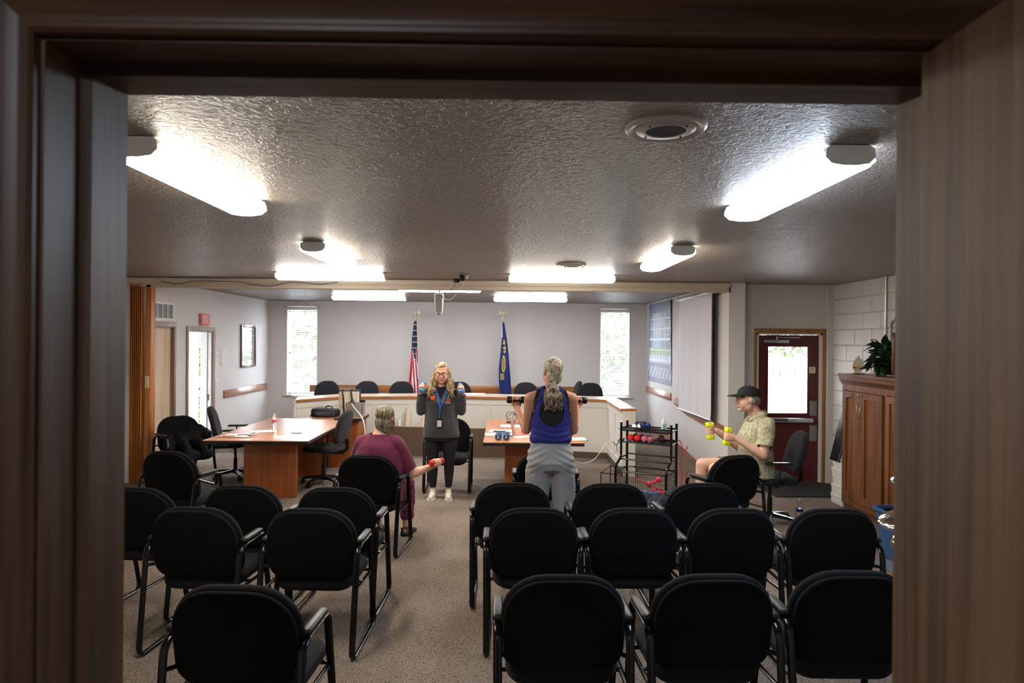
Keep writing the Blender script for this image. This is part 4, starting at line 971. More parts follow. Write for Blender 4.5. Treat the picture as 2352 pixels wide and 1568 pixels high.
# office chair
def o_back(x, z, d): return V((x, -0.235 - 0.10 * (z) + d * -1 + 0.30 * x * x * 1.0 - 0.0, 0.765 + z))
OM = {}
OM['backrest'] = MB().pillow(.470, .430, .19, .12, .065, .03, lambda x, z, d: V((x * (1 - .12 * (z + .2)), -0.31 - 0.26 * z + d + 0.28 * x * x, 0.765 + z))).mesh('backrest', M['fabric2'])
OM['seat'] = MB().pillow(.490, .470, .14, .12, .075, .03, lambda x, z, d: V((x, z + 0.0, 0.44 + d - 0.05 * max(0, z - .14)))).mesh('seat', M['fabric2'])
OM['back_bar'] = MB().tube([(0, -0.05, .425), (0, -.26, .425), (0, -.315, .47), (0, -.315, .60)], .012, 8, flat=(.028, .008), up=(1, 0, 0)).mesh('back_bar', M['black'])
OM['column'] = MB().lathe([(.026, .10), (.026, .27), (.018, .275), (.018, .40), (.06, .405), (.08, .435)], 16).mesh('column', M['black'])
OM['hub'] = MB().lathe([(.035, .06), (.042, .08), (.04, .12), (.03, .125)], 16).mesh('hub', M['black'])
def arm(s):
    return MB().tube([(s * .20, .02, .43), (s * .27, .01, .44), (s * .285, .0, .50), (s * .285, -.02, .655), (s * .28, -.02, .668)], .012, 8, flat=(.020, .009), up=(0, 1, 0)).mesh('arm_support', M['black'])
OM['arm_support'] = [arm(-1), arm(1)]
OM['armrest'] = [MB().rbox((s * .282, .0, .678), (.06, .27, .026), .012, 3).mesh('armrest', M['plastic']) for s in (-1, 1)]
legs_, cast_ = [], []
for k in range(5):
    a = 2 * PI * k / 5 + 0.3; c, s_ = math.cos(a), math.sin(a)
    legs_.append(MB().loft([[V((c * r_ - s_ * w_ * i, s_ * r_ + c * w_ * i, z_ + h_ * j)) for i, j in ((-1, -1), (1, -1), (1, 1), (-1, 1))] for r_, w_, z_, h_ in ((.03, .026, .095, .020), (.20, .020, .082, .015), (.295, .015, .068, .010))]).mesh('base_leg', M['black']))
    cast_.append(MB().cyl((c * .285 - s_ * .026, s_ * .285 + c * .026, .028), (c * .285 + s_ * .026, s_ * .285 - c * .026, .028), .028, n=14).cyl((c * .285, s_ * .285, .03), (c * .285, s_ * .285, .07), .008, n=8).mesh('caster', M['black']))
def office_chair(loc, rz, label, group=None, arms=True):
    t = thing('office_chair', label, 'chair', loc, rz, group)
    for k in ('backrest', 'seat', 'back_bar', 'column', 'hub'): O(k, OM[k], None, t)
    if arms:
        for k in ('arm_support', 'armrest'):
            for me in OM[k]: O(k, me, None, t)
    for me in legs_: O('base_leg', me, None, t)
    for me in cast_: O('caster', me, None, t)
    return t
for px, py, rot, lab in ((752, 881, 180, 'office chair behind the desk, leftmost by the left window'), (842, 878, 178, 'office chair behind the desk, second from the left'), (924, 880, 182, 'office chair behind the desk just left of the striped flag'),
                         (1057, 879, 184, 'office chair behind the desk hidden partly by the instructor'), (1208, 881, 180, 'office chair behind the desk just right of the blue flag'), (1354, 888, 176, 'office chair behind the desk, rightmost by the right window')):
    z_ = DZ + 0.98; p = aty(px, py, 12.75); z_top = p.z
    office_chair((p.x, 12.45, DZ), R(rot), lab, 'office chairs behind the long desk')
p = aty(1300, 890, 13.2); office_chair((p.x - 0.05, 13.25, DZ), R(95), 'office chair behind the desk turned sideways, only an edge showing', 'office chairs behind the long desk')
office_chair((atz(742, 1100, 0).x + 0.09, 9.05, 0), R(82), 'black office chair tucked into the right side of the left table')
office_chair((atz(548, 1090, 0).x + 0.02, 9.45, 0), R(-75), 'black office chair at the left side of the left table')
man_p = V((atz(1745, 1200, 0).x, 7.2, 0))
office_chair((man_p.x + 0.10, man_p.y, 0), R(86), 'black office chair on which the man in the cap sits')

# the two tables and the side desk
def conf_table(x0, x1, y0, y1, label, peds):
    t = thing('conference_table', label, 'table', ((x0 + x1) / 2, (y0 + y1) / 2, 0)); cx, cy = (x0 + x1) / 2, (y0 + y1) / 2; hx, hy = (x1 - x0) / 2, (y1 - y0) / 2
    O('tabletop', MB().bb(-hx, hx, -hy, hy, .734, .742), M['table'], t, False)
    r = lambda i, z: [V((-hx + i, -hy + i, z)), V((hx - i, -hy + i, z)), V((hx - i, hy - i, z)), V((-hx + i, hy - i, z))]
    O('table_edge', MB().loft([r(-0.001, .7335), r(-0.003, .731), r(-0.003, .704), r(.0, .701)]), M['edge'], t, False)
    for (a, b, c, d) in peds: O('pedestal', MB().rbox(((a+b)/2 - cx, (c+d)/2 - cy, .351), (b - a, d - c, .70), .003), M['pedestal'], t)
    return t
lt = conf_table(-3.42, -2.22, 7.84, 10.10, 'long reddish wood conference table at left with papers and a water bottle', [(-3.10, -2.47, 8.24, 8.30), (-3.10, -2.47, 9.55, 9.61), (-2.81, -2.76, 8.30, 9.55)])
rt = conf_table(-.215, .945, 7.83, 10.14, 'long reddish wood conference table at right holding a laptop and blue dumbbells', [(.04, .68, 8.24, 8.30), (.04, .68, 9.6, 9.66), (.33, .38, 8.3, 9.6)])
t = thing('side_desk', 'small wooden desk across the end of the left table under the bags', 'desk', (-2.5, 10.45, 0))
O('desktop', MB().bb(-.42, .40, -.31, .30, .708, .742), M['table'], t, False); O('desk_edge', MB().bb(-.42, .40, -.318, -.311, .70, .74).bb(.401, .408, -.318, .30, .70, .74), M['edge'], t, False)
O('side_panel', MB().bb(.34, .37, -.28, .28, 0, .705), M['pedestal'], t, False); O('side_panel', MB().bb(-.40, -.37, -.28, .28, 0, .705), M['pedestal'], t, False); O('front_panel', MB().bb(-.37, .34, -.24, -.22, .0, .705), M['pedestal'], t, False)
O('cable_post', MB().bb(-.08, .0, -.27, -.241, .0, .705), M['pedestal'], t, False)

# jacket over the chair at left: one draped surface
jm = MB(); jr = random.Random(4)
def T3(x, y, z): return V((x, y, z))
jm.chain([((-.30, .28, .60), .05), ((-.24, .05, .70), .06), ((-.05, -.02, .76), .05), ((.12, .02, .66), .06), ((.22, .18, .56), .07), ((.26, .34, .50), .05)])
jm.chain([((-.22, .1, .62), .10), ((0, .14, .56), .11), ((.18, .2, .53), .08)]); jm.chain([((.05, .10, .62), .08), ((.10, .40, .52), .06), ((.12, .52, .42), .045), ((.10, .55, .30), .03)])
jm.chain([((-.30, .15, .64), .07), ((-.33, .12, .50), .07), ((-.34, .1, .38), .04)]); jm.chain([((-.12, .3, .56), .09), ((-.1, .5, .50), .05), ((-.06, .56, .40), .035)])
from mathutils import noise as mn
def wrinkle(s, a):
    return lambda co, no: co + no * (mn.noise(co * s) + 0.5 * mn.noise(co * s * 2.3)) * a
jk = remeshed('draped_jacket', jm, mat('black_jacket', S(9, 9, 11), 0.85, spec=.2, bump=0.2, bscale=60), None, 0.011, 14, disp=wrinkle(8, 0.022), label='black jacket thrown over the left guest chair seat and arm', category='jacket')
jk.location = jc.location; jk.rotation_euler = jc.rotation_euler

# ---------------------------------------------------------------- small things on the tables
TZ = .7425
def bottle(px, py, z, label, hgt=.20, r=.031, capm='white', lab='red', Y=None, liquid=True):
    p = atz(px, py, z); t = thing('water_bottle', label, 'bottle', (p.x, p.y, z))
    pr = [(r * .8, 0), (r, .006), (r, hgt * .30), (r * .92, hgt * .33), (r, hgt * .36), (r, hgt * .68), (r * .85, hgt * .78), (r * .42, hgt * .90), (r * .38, hgt * .93)]
    O('bottle_body', MB().lathe(pr, 20), M['clear'], t); O('cap', MB().lathe([(r * .44, hgt * .925), (r * .46, hgt * .93), (r * .46, hgt * .995), (r * .38, hgt)], 16), M[capm], t)
    m_ = MB(); m_.lathe([(r * 1.005, hgt * .50), (r * 1.015, hgt * .50), (r * 1.015, hgt * .62), (r * 1.005, hgt * .62)], 20); O('bottle_label', m_, M[lab], t)
    return t
bottle(630, 987, TZ, 'small clear water bottle with a red label standing on the left table', .205)
bottle(1836, 1203, 0, 'tall clear water bottle with blue label on the floor beside the seated man', .265, .036, 'white', 'navy2')
def sheet_of(px, py, z, w_, d_, rz, label, name='paper_sheet', m='paper', th=.001, cat='paper', group=None):
    p = atz(px, py, z); return one(name, MB().box((0, 0, th / 2), (w_, d_, th)), M[m], label, cat, group, loc=(p.x, p.y, z), smooth=False)
def rot(o, d): o.rotation_euler = (0, 0, R(d)); return o
p = atz(543, 1001, TZ); cb = thing('clipboard', 'clipboard with papers and a clip at the near left table corner', 'clipboard', (p.x + .02, p.y, TZ), R(-6))
O('board', MB().rbox((0, 0, .003), (.36, .26, .005), .002), M['card'], cb); O('papers', MB().box((-.01, 0, .0085), (.31, .24, .005)), M['paper'], cb, False); O('clip', MB().rbox((.15, .02, .014), (.05, .09, .012), .003).tube([(.15, .05, .02), (.18, .06, .04), (.19, .03, .045), (.16, .0, .02)], .004, 6), M['steel'], cb)
def pen(px, py, z, rz, m, label):
    p = atz(px, py, z); t = thing('pen', label, 'pen', (p.x, p.y, z + .005), R(rz), None)
    O('barrel', MB().cyl((-.065, 0, 0), (.045, 0, 0), .0045, n=8), m, t); O('tip', MB().cyl((.045, 0, 0), (.065, 0, 0), .0045, .001, n=8).cyl((-.072, 0, 0), (-.065, 0, 0), .005, n=8), M['black'], t)
pen(527, 1001.5, TZ + .012, 4, M['orange'], 'orange pen lying on the clipboard at the left table'); pen(560, 999, TZ + .012, 14, M['black'], 'dark pen near the metal clip of the clipboard'); pen(683, 995.5, TZ + .002, 3, M['black'], 'dark pen lying across papers near the right edge of left table')
rot(sheet_of(662, 1003, TZ, .30, .216, 12, 'white sheet nearest the front edge of the left table'), 14); rot(sheet_of(690, 993, TZ, .30, .216, 12, 'white sheet under the dark pen on the left table'), -8); rot(sheet_of(602, 990, TZ, .30, .216, 0, 'faint sheet between clipboard and water bottle on the left table', m='paper'), 24)
p = atz(775, 963.5, TZ); t = thing('remote_pad', 'flat black mouse shaped gadget at the far right table corner', 'gadget', (-2.36, p.y, TZ)); O('shell', MB().pillow(.17, .10, .045, .045, .022, .01, lambda x, z, d: V((x, z, d))), M['black'], t); O('button', MB().rbox((.04, 0, .032), (.03, .03, .006), .002), M['grey'], t)
# laptop bag, tote, thermos on the side desk
p = atz(760, 952, TZ)
t = thing('laptop_bag', 'black laptop bag lying on the side desk', 'bag', (-2.68, 10.42, TZ), R(-5))
O('bag_body', MB().pillow(.40, .28, .05, .05, .125, .045, lambda x, z, d: V((x, z, d * (1 - .18 * (x + .2) / .4) + .001))), mat('bag_nylon', S(20, 20, 26), 0.7, bump=.2, bscale=80), t)
O('front_pocket', MB().pillow(.30, .07, .02, .02, .03, .012, lambda x, z, d: V((x + .02, -.13 - d, z + .045))), mat('bag_grey_trim', S(66, 66, 72), 0.6), t)
O('handle', MB().tube([(.0, -.02, .11), (.01, -.03, .145), (.05, -.03, .155), (.10, -.02, .145), (.11, -.02, .11)], .010, 8), M['black'], t); O('shoulder_strap', MB().tube([(-.19, -.15, .02), (-.05, -.17, .012), (.1, -.165, .025), (.2, -.14, .012)], .010, 6, flat=(.016, .004)), M['black'], t)
tote_m = mat('printed_tote', S(216, 206, 184), .8, col2=S(168, 156, 130), vscale=60, contrast=(.36, .44))
a = aty(780, 900, 10.55); b = aty(827, 900, 10.55)
t = thing('tote_bag', 'patterned cream tote bag with black straps on the side desk', 'bag', ((a.x + b.x) / 2, 10.55, TZ), R(6)); w_ = b.x - a.x
rg = lambda k, z: [V((x, y, z)) for x, y in rrect(w_ * k, .15 * k, .02, .02, 4)]
O('tote_body', MB().loft([rg(.93, 0), rg(.97, .1), rg(1, .39), rg(.96, .39), rg(.9, .05)]), tote_m, t); O('tote_rim', MB().loft([rg(1.02, .375), rg(1.03, .395), rg(.97, .395), rg(.97, .375)]), mat('navy_binding', S(28, 44, 66), .7), t)
O('side_gusset', MB().bb(w_ * .49, w_ * .50 + .004, -.07, .07, .02, .38), mat('navy_binding2', S(28, 44, 66), .7), t)
for sx in (-.075, .055): O('strap', MB().tube([(sx, -.080, .05), (sx - .01, -.083, .25), (sx - .025, -.081, .37), (sx - .02, -.07, .40), (sx - .01, -.05, .37)], .01, 6, flat=(.016, .003)), M['black'], t)
a = aty(795, 940, 10.36); b = aty(829, 940, 10.36)
t = thing('cooler_bag', 'small grey insulated bag in front of the tote on the side desk', 'bag', ((a.x + b.x) / 2, 10.36, TZ), R(4)); w_ = b.x - a.x
rg = lambda k, z: [V((x, y, z)) for x, y in rrect(w_ * k, .12 * k, .015, .015, 4)]
O('bag_body', MB().loft([rg(.96, 0), rg(1, .02), rg(.98, .21), rg(.9, .212)]), mat('grey_insulated', S(128, 122, 116), .5, bump=.2, bscale=40), t); O('carabiner', MB().tube([(-.05, -.03, .21), (-.03, -.05, .25), (.0, -.06, .25), (.03, -.055, .22), (.01, -.065, .20), (-.01, -.06, .23)], .006, 7), M['black'], t); O('zip_flap', MB().rbox((0, 0, .214), (w_ * .8, .03, .008), .003), M['dgrey'], t)
cord('white_cable', [aty(808, 927, 10.29), aty(815, 938, 10.24), aty(824, 948, 10.15), aty(831, 958, 10.08), aty(835, 968, 10.02), aty(838, 985, 10.0), aty(839, 1010, 10.0)], .009, M['white'], 'thick white cord hanging from the grey bag over the desk edge')
p = aty(833, 930, 10.62); t = thing('thermos', 'tall cup with black lid beside the tote bag', 'cup', (p.x, 10.6, TZ)); O('cup_body', MB().lathe([(.032, 0), (.036, .01), (.040, .19), (.042, .20)], 20), mat('cup_steel', S(176, 160, 150), .3, .4), t); O('lid', MB().lathe([(.044, .20), (.046, .205), (.044, .235), (.03, .238)], 20), M['black'], t); O('cup_logo', MB().cyl((0, -.0375, .09), (0, -.041, .09), .014, n=14), mat('green_logo', S(30, 110, 80), .5), t)

# right table
p = atz(1185, 1000, TZ)
lp_ = thing('laptop', 'silver laptop seen edge-on at the left part of the right table', 'laptop', (atz(1160, 999, TZ).x, atz(1160, 999, TZ).y + .05, TZ), R(84))
O('keyboard_base', MB().rbox((0, 0, .009), (.33, .23, .016), .005), M['steel'], lp_); sc_T = Matrix.Translation((0, -.115, .015)) @ Matrix.Rotation(R(-10), 4, 'X')
# hinge along the side nearest +X of the table
O('lid', MB().rbox((0, 0, .115), (.33, .008, .23), .003, T=sc_T @ Matrix.Translation((0, -0.0, 0))), mat('laptop_lid', S(196, 160, 140), .3, .6), lp_); O('screen', MB().box((0, .005, .118), (.30, .002, .20), T=sc_T), M['black'], lp_, False)
O('keys', MB().box((0, .01, .0185), (.28, .10, .002)), M['black'], lp_, False, kind='stuff')
for k, (px, py, r_, lab, w_, d_) in enumerate(((1150, 989, -4, 'sheet of paper at the left edge of right table behind the dumbbells', .30, .22), (1140, 999, 3, 'stack of white pages left of the blue dumbbells', .28, .2), (1178, 978, 0, 'white sheets behind the laptop on the right table', .34, .26), (1199, 1003, 30, 'loose page corner near the waistband of the woman in blue', .2, .14))):
    rot(sheet_of(px, py, TZ + (.002 if k == 1 else 0), w_, d_, 0, lab, th=.012 if k == 1 else .002), r_)
p = atz(1147, 994, TZ); one('phone', MB().rbox((0, 0, .022), (.15, .075, .010), .004), M['black'], 'black phone on the papers behind the blue dumbbells', 'phone', loc=(p.x, p.y, TZ))
t = thing('reading_glasses', 'thin wire glasses on the papers left of the laptop', 'glasses', (atz(1163, 990, TZ).x, atz(1163, 990, TZ).y, TZ + .02)); 
O('rims', MB().tube([(-.05 + .022 * math.cos(a), 0, .02 + .018 * math.sin(a)) for a in [k * PI / 6 for k in range(12)]], .0018, 5, True).tube([(.01 + .022 * math.cos(a), 0, .02 + .018 * math.sin(a)) for a in [k * PI / 6 for k in range(12)]], .0018, 5, True), M['red'], t); O('temple', MB().tube([(.032, 0, .02), (.05, .10, .015)], .0018, 5), M['dgrey'], t)
m_ = cord('x', [atz(1166, 966, TZ) + V((0, 0, .01)), aty(1163, 955, 9.9), aty(1166, 948, 9.9), aty(1176, 946, 9.9), aty(1188, 953, 9.85), aty(1196, 963, 9.8), aty(1190, 972, 9.6), aty(1180, 973, 9.6), aty(1171, 966, 9.8), aty(1167, 957, 9.95), aty(1176, 950, 9.95), aty(1186, 958, 9.9), aty(1180, 967, 9.8)], .005, None, None)
t = thing('power_adapter', 'coiled dark charger cable with adapter on the far part of right table', 'charger', (0, 0, 0)); O('coiled_cable', m_, M['dgrey'], t); pq = atz(1173, 971, TZ); O('adapter', MB().rbox((pq.x, pq.y, TZ + .015), (.12, .06, .028), .006), M['dgrey'], t)
p = atz(1207, 993, TZ); t = thing('orange_bottle', 'translucent coral water bottle with white cap on the right table', 'bottle', (p.x - .01, p.y, TZ))
O('bottle_body', MB().lathe([(.040, 0), (.045, .006), (.045, .19), (.038, .215), (.026, .225)], 22), mat('coral_plastic', S(232, 130, 108), .25, trans=.35), t); O('cap', MB().lathe([(.03, .222), (.03, .245), (.016, .255), (.012, .262)], 18), M['white'], t); O('cap_loop', MB().tube([(-.02, 0, .25), (-.015, 0, .28), (.0, 0, .288), (.015, 0, .275)], .004, 6), M['white'], t); O('navy_sticker', MB().bb(-.012, .03, -.0465, -.044, .06, .11), M['navy2'], t)
p = atz(1322, 1011, TZ); t = thing('open_book', 'open spiral notebook at the right end of the right table', 'book', (p.x - .01, p.y, TZ), R(4)); O('pages', MB().rbox((-.02, .0, .011), (.30, .20, .020), .004), mat('ivory_pages', S(232, 226, 206), .7), t); O('page_line', MB().bb(-.16, .12, -.002, .001, .0212, .0222), M['card'], t); O('binding', MB().tube([(.135, -.09, .012), (.135, .09, .012)], .008, 8), M['navyv'], t)
p = atz(1307, 999, TZ); one('dark_pouch', MB().rbox((0, 0, .015), (.10, .06, .03), .012), M['black'], 'small dark pouch behind the open notebook', 'pouch', loc=(p.x, p.y, TZ))
cord('white_charging_cable', [V((E_.x - .012, E_.y + .55, .36)), aty(1404, 1013, 9.9), aty(1392, 1019, 9.7), aty(1380, 1036, 9.6), aty(1365, 1054, 9.6), aty(1345, 1063, 9.5), aty(1325, 1062, 9.4), aty(1305, 1058, 9.3)], .006, M['white'], 'white cable sagging from the desk wing outlet towards the right table')
one('wall_outlet', MB().rbox((E_.x - .016, E_.y + .55, .36), (.012, .075, .12), .002), M['white'], 'white outlet plate on the inner side of the desk wing', 'outlet')

# ---------------------------------------------------------------- dumbbells
def axis_mat(c, A, up=V((0, 0, 1))):
    A = V(A).normalized(); b = up.cross(A)
    if b.length < 1e-3: b = V((0, 1, 0)).cross(A)
    b.normalize(); c_ = A.cross(b); m_ = Matrix((A, b, c_)).transposed().to_4x4(); m_.translation = V(c); return m_
def dumbbell(c, A, label, m, kind='hex', L_=.17, hr=.034, hl=.05, gr=.014, handle=None, group=None, text=None, roll_=0, m2=None):
    t = thing('dumbbell', label, 'dumbbell', group=group, Mx=axis_mat(c, A) @ Matrix.Rotation(roll_, 4, 'X'))
    n_ = 6 if kind == 'hex' else 18; TT = Matrix.Rotation(PI / 2, 4, 'Y')
    O('handle', MB().cyl((-L_ / 2 + .01, 0, 0), (L_ / 2 - .01, 0, 0), gr, n=12), handle or m, t)
    for s_ in (-1, 1):
        if kind == 'hex': prf = [(hr * .55, 0), (hr * .98, hl * .18), (hr, hl * .3), (hr, hl * .8), (hr * .85, hl)]
        elif kind == 'round': prf = [(hr * .45, 0), (hr * .85, hl * .15), (hr, hl * .4), (hr, hl * .65), (hr * .8, hl * .92), (hr * .5, hl)]
        else: prf = [(hr * .9, 0), (hr, hl * .1), (hr, hl * .9), (hr * .9, hl)]
        z0 = L_ / 2 - hl
        h = O('weight_head', MB().lathe([(r_, z0 + z_) for r_, z_ in prf], n_, T=Matrix.Rotation(s_ * PI / 2, 4, 'Y')), m, t)
        if m2: O('head_end', MB().lathe([(hr * .85, L_ / 2 - .001), (hr * .6, L_ / 2 + .004)], n_, T=Matrix.Rotation(s_ * PI / 2, 4, 'Y')), m2, h)
    if text:
        X = Matrix.Translation((-L_ / 2 - .0015, 0, 0)) @ Matrix(((0, 0, -1, 0), (-1, 0, 0, 0), (0, 1, 0, 0), (0, 0, 0, 1)))
        text_mesh(text, .05, M['white'], X, t, 'number')
    return t
for px, lab, tx in ((1145, 'blue hexagonal dumbbell, left one of the pair on the right table', '5'), (1163.5, 'blue hexagonal dumbbell, right one of the pair on the right table', '5')):
    p = atz(px, 1011, TZ); dumbbell((p.x, p.y + .09, TZ + .040), (0.05, 1, 0), lab, M['navyv'], 'hex', .20, .043, .065, .015, text=tx, roll_=R(30) * 0, group='blue hexagonal dumbbells on the table')
# ---------------------------------------------------------------- dumbbell rack
pr_ = atz(1548, 1150, 0)      # back right foot, roughly
RL, RD = .66, .17
rk = thing('dumbbell_rack', 'black metal dumbbell rack with shelves and a wire basket', 'rack', (0, 0, 0))
bl_p = aty(1441, 960, 8.5); br_p = aty(1554, 975, 8.17)
ex = (V((br_p.x, br_p.y, 0)) - V((bl_p.x, bl_p.y, 0))); RL = ex.length; ex.normalize(); ey = V((ex.y, -ex.x, 0))      # ey points towards the viewer
org = V((bl_p.x, bl_p.y, 0)); rk.location = org; rk.rotation_euler = (0, 0, math.atan2(ex.y, ex.x))
# local: +x along the rack, -y towards the viewer
RT = .93; DF = .20
for x in (0.0, RL):
    O('rear_post', MB().tube([(x, 0, .02), (x, 0, RT)], .015, 8), M['frame'], rk)
    O('front_post', MB().tube([(x, -DF - .17, .02), (x, -DF - .17, .36), (x, -DF - .165, .40), (x, -DF - .14, .435), (x, -DF - .04, .48), (x, -DF - .005, .52), (x, -DF, .56), (x, -DF, RT)], .015, 8), M['frame'], rk)
    for z in (.855, .70, .50): O('side_bar', MB().cyl((x, 0, z), (x, -DF, z), .010, n=8), M['frame'], rk)
    for z in (.36, .06): O('side_bar', MB().cyl((x, 0, z), (x, -DF - .17, z), .010, n=8), M['frame'], rk)
for z, y, nm in ((.865, 0, 'shelf_bar'), (.865, -DF, 'shelf_bar'), (.83, -DF, 'shelf_bar'), (.72, 0, 'shelf_bar'), (.69, -DF, 'shelf_bar'), (.52, 0, 'shelf_bar'), (.48, -DF, 'shelf_bar'), (.36, 0, 'basket_bar'), (.36, -DF - .17, 'basket_bar'), (.06, 0, 'basket_bar'), (.06, -DF - .17, 'basket_bar')):
    O(nm, MB().cyl((0, y, z), (RL, y, z), .010, n=8), M['frame'], rk)
O('shelf_tray', MB().bb(-.05, RL, -DF + .01, -.01, .838, .843), M['black'], rk); O('shelf_tray', MB().poly([(.0, -DF, .688), (.0, -.0, .715), (.0, -.0, .719), (.0, -DF, .692)], (RL, 0, 0)), M['black'], rk)
wm = MB(); 
for k in range(1, 22):
    x = RL * k / 22; wm.cyl((x, 0, .06), (x, 0, .36), .0018, n=4); wm.cyl((x, -DF - .17, .06), (x, -DF - .17, .36), .0018, n=4); wm.cyl((x, 0, .065), (x, -DF - .17, .065), .0018, n=4)
for k in range(1, 12):
    y = -(DF + .17) * k / 12
    for x in (0, RL): wm.cyl((x, y, .06), (x, y, .36), .0018, n=4)
    wm.cyl((0, y, .065), (RL, y, .065), .0018, n=4)
for z in (.12, .18, .24, .30):
    wm.cyl((0, 0, z), (RL, 0, z), .0018, n=4); wm.cyl((0, -DF - .17, z), (RL, -DF - .17, z), .0018, n=4); wm.cyl((0, 0, z), (0, -DF - .17, z), .0018, n=4); wm.cyl((RL, 0, z), (RL, -DF - .17, z), .0018, n=4)
O('basket_mesh', wm, M['frame'], rk, kind='stuff')
for y, z in ((-DF + .0, .66), (-.06, .66)): O('hook', MB().tube([(-.015, y, z + .06), (-.04, y, z + .03), (-.045, y, z), (-.06, y, z - .02), (-.08, y, z - .01), (-.085, y, z + .02)], .005, 6), M['frame'], rk)
hk = O('red_hook_rail', MB().tube([(RL + .01, 0, .74), (RL + .05, -.02, .73), (RL + .075, -.03, .68), (RL + .075, -.03, .10), (RL + .06, -.02, .06), (RL + .01, 0, .06)], .006, 7).tube([(RL + .075, -.03, .66), (RL + .11, -.04, .63), (RL + .14, -.05, .64), (RL + .145, -.05, .68)], .006, 7).tube([(RL + .075, -.03, .36), (RL + .11, -.04, .33), (RL + .14, -.05, .34), (RL + .145, -.05, .38)], .006, 7), M['redband'], rk, label='red coated hook rail')
so = O('side_shelf', MB().tube([(-.02, 0, .34), (-.22, 0, .34), (-.22, -.3, .30), (-.02, -.3, .30)], .006, 6, True).tube([(-.22, -.3, .30), (-.22, -.3, .02)], .006, 6).tube([(-.22, 0, .34), (-.22, 0, .02)], .006, 6), M['frame'], rk)
RW = Matrix.Translation(org) @ Matrix.Rotation(math.atan2(ex.y, ex.x), 4, 'Z')
def on(x, y, z): return RW @ V((x, y, z))
ev = RW.to_3x3() @ V((0.12, 1, 0)); ev2 = RW.to_3x3() @ V((.5, 1, 0.0))
dumbbell(on(.17, -.09, .880), ev, 'deep blue dumbbell with white end on the rack top, left of its pair', M['navy2'], 'round', .19, .037, .06, .014, m2=M['white'], group='blue and white dumbbells on the rack top')
dumbbell(on(.255, -.09, .880), ev2, 'deep blue dumbbell with white end on the rack top, right of its pair', M['navy2'], 'round', .19, .037, .06, .014, m2=M['white'], group='blue and white dumbbells on the rack top')
dumbbell(on(.115, -.10, .742), ev, 'red dumbbell farthest left on the middle shelf of the rack', M['red'], 'round', .18, .040, .055, .014, group='dumbbells on the middle shelf'); dumbbell(on(.20, -.10, .742), ev, 'red dumbbell next to the pink one on the middle shelf', M['red'], 'round', .18, .040, .055, .014, group='dumbbells on the middle shelf')
dumbbell(on(.29, -.10, .740), ev, 'bright pink dumbbell in the middle of the rack shelf', M['pink'], 'round', .18, .038, .055, .014, group='dumbbells on the middle shelf'); dumbbell(on(.41, -.115, .742), RW.to_3x3() @ V((.55, .8, 0.08)), 'dusty rose dumbbell lying askew at right end of the row', M['rose'], 'round', .22, .040, .055, .014, group='dumbbells on the middle shelf')
p = on(.50, -.09, .845); t = thing('sanitizer_bottle', 'clear hand sanitizer pump bottle on top of the rack', 'bottle', p); O('bottle_body', MB().lathe([(.030, 0), (.034, .01), (.034, .11), (.014, .14)], 18), mat('sanitizer', (.9, .95, .95), .15, trans=.6), t); O('bottle_label', MB().bb(-.02, .02, -.036, -.033, .02, .08), mat('green_label', S(140, 180, 150), .5), t); O('pump', MB().cyl((0, 0, .14), (0, 0, .19), .006, n=8).rbox((0, -.012, .192), (.014, .045, .010), .003), M['white'], t)
dumbbell(on(.42, -.20, .24), RW.to_3x3() @ V((.8, .3, .45)), 'hot pink dumbbell propped up in the wire basket', M['hotpink'], 'hex', .18, .036, .05, .014, group='hot pink dumbbells in the basket'); dumbbell(on(.50, -.22, .13), RW.to_3x3() @ V((1, -.2, -.05)), 'hot pink dumbbell lying low in the wire basket', M['hotpink'], 'hex', .18, .036, .05, .014, group='hot pink dumbbells in the basket')
dumbbell(on(.40, -.25, .115), RW.to_3x3() @ V((.9, .5, 0)), 'bright blue dumbbell at the bottom of the wire basket', M['blue'], 'hex', .18, .034, .05, .014); 
one('foot_strap', MB().tube([on(.42, -.18, .10), on(.52, -.24, .09), on(.60, -.26, .085), on(.64, -.20, .09)], .02, 6, flat=(.03, .006)), M['dgrey'], 'grey strap at the bottom of the wire basket', 'strap')
cord('resistance_band', [on(.20, -.30, .28), on(.35, -.28, .24), on(.50, -.25, .17), on(.60, -.10, .13), on(.72, -.05, .12), on(.86, -.06, .10)], .008, M['redband'], 'red orange resistance band trailing through the wire basket', 'resistance band')
cord('resistance_band', [on(RL + .08, -.03, .28), on(RL + .2, -.10, .25), on(RL + .32, -.16, .22), on(RL + .36, -.18, .12), on(RL + .40, -.2, .01)], .006, M['redband'], 'red resistance band stretching from the rack hook towards the man', 'resistance band')
# dark bag on the floor in front of the rack
bm_ = MB(); q = atz(1515, 1240, 0); bm_.ball((0, 0, .12), (.22, .16, .14)).ball((.20, .03, .17), (.12, .12, .16)).ball((-.12, .02, .16), (.12, .12, .13))
bgx = remeshed('cloth_bag', bm_, mat('dark_navy_cloth', S(28, 34, 46), .85, bump=.3, bscale=60), None, .012, 3, disp=wrinkle(14, .03), label='dark navy cloth bag on the floor in front of the rack', category='bag'); bgx.location = (aty(1508, 1170, 7.4).x, 7.45, -.02)
w2 = MB().rbox((0, 0, .0), (.4, .26, .03), .01)

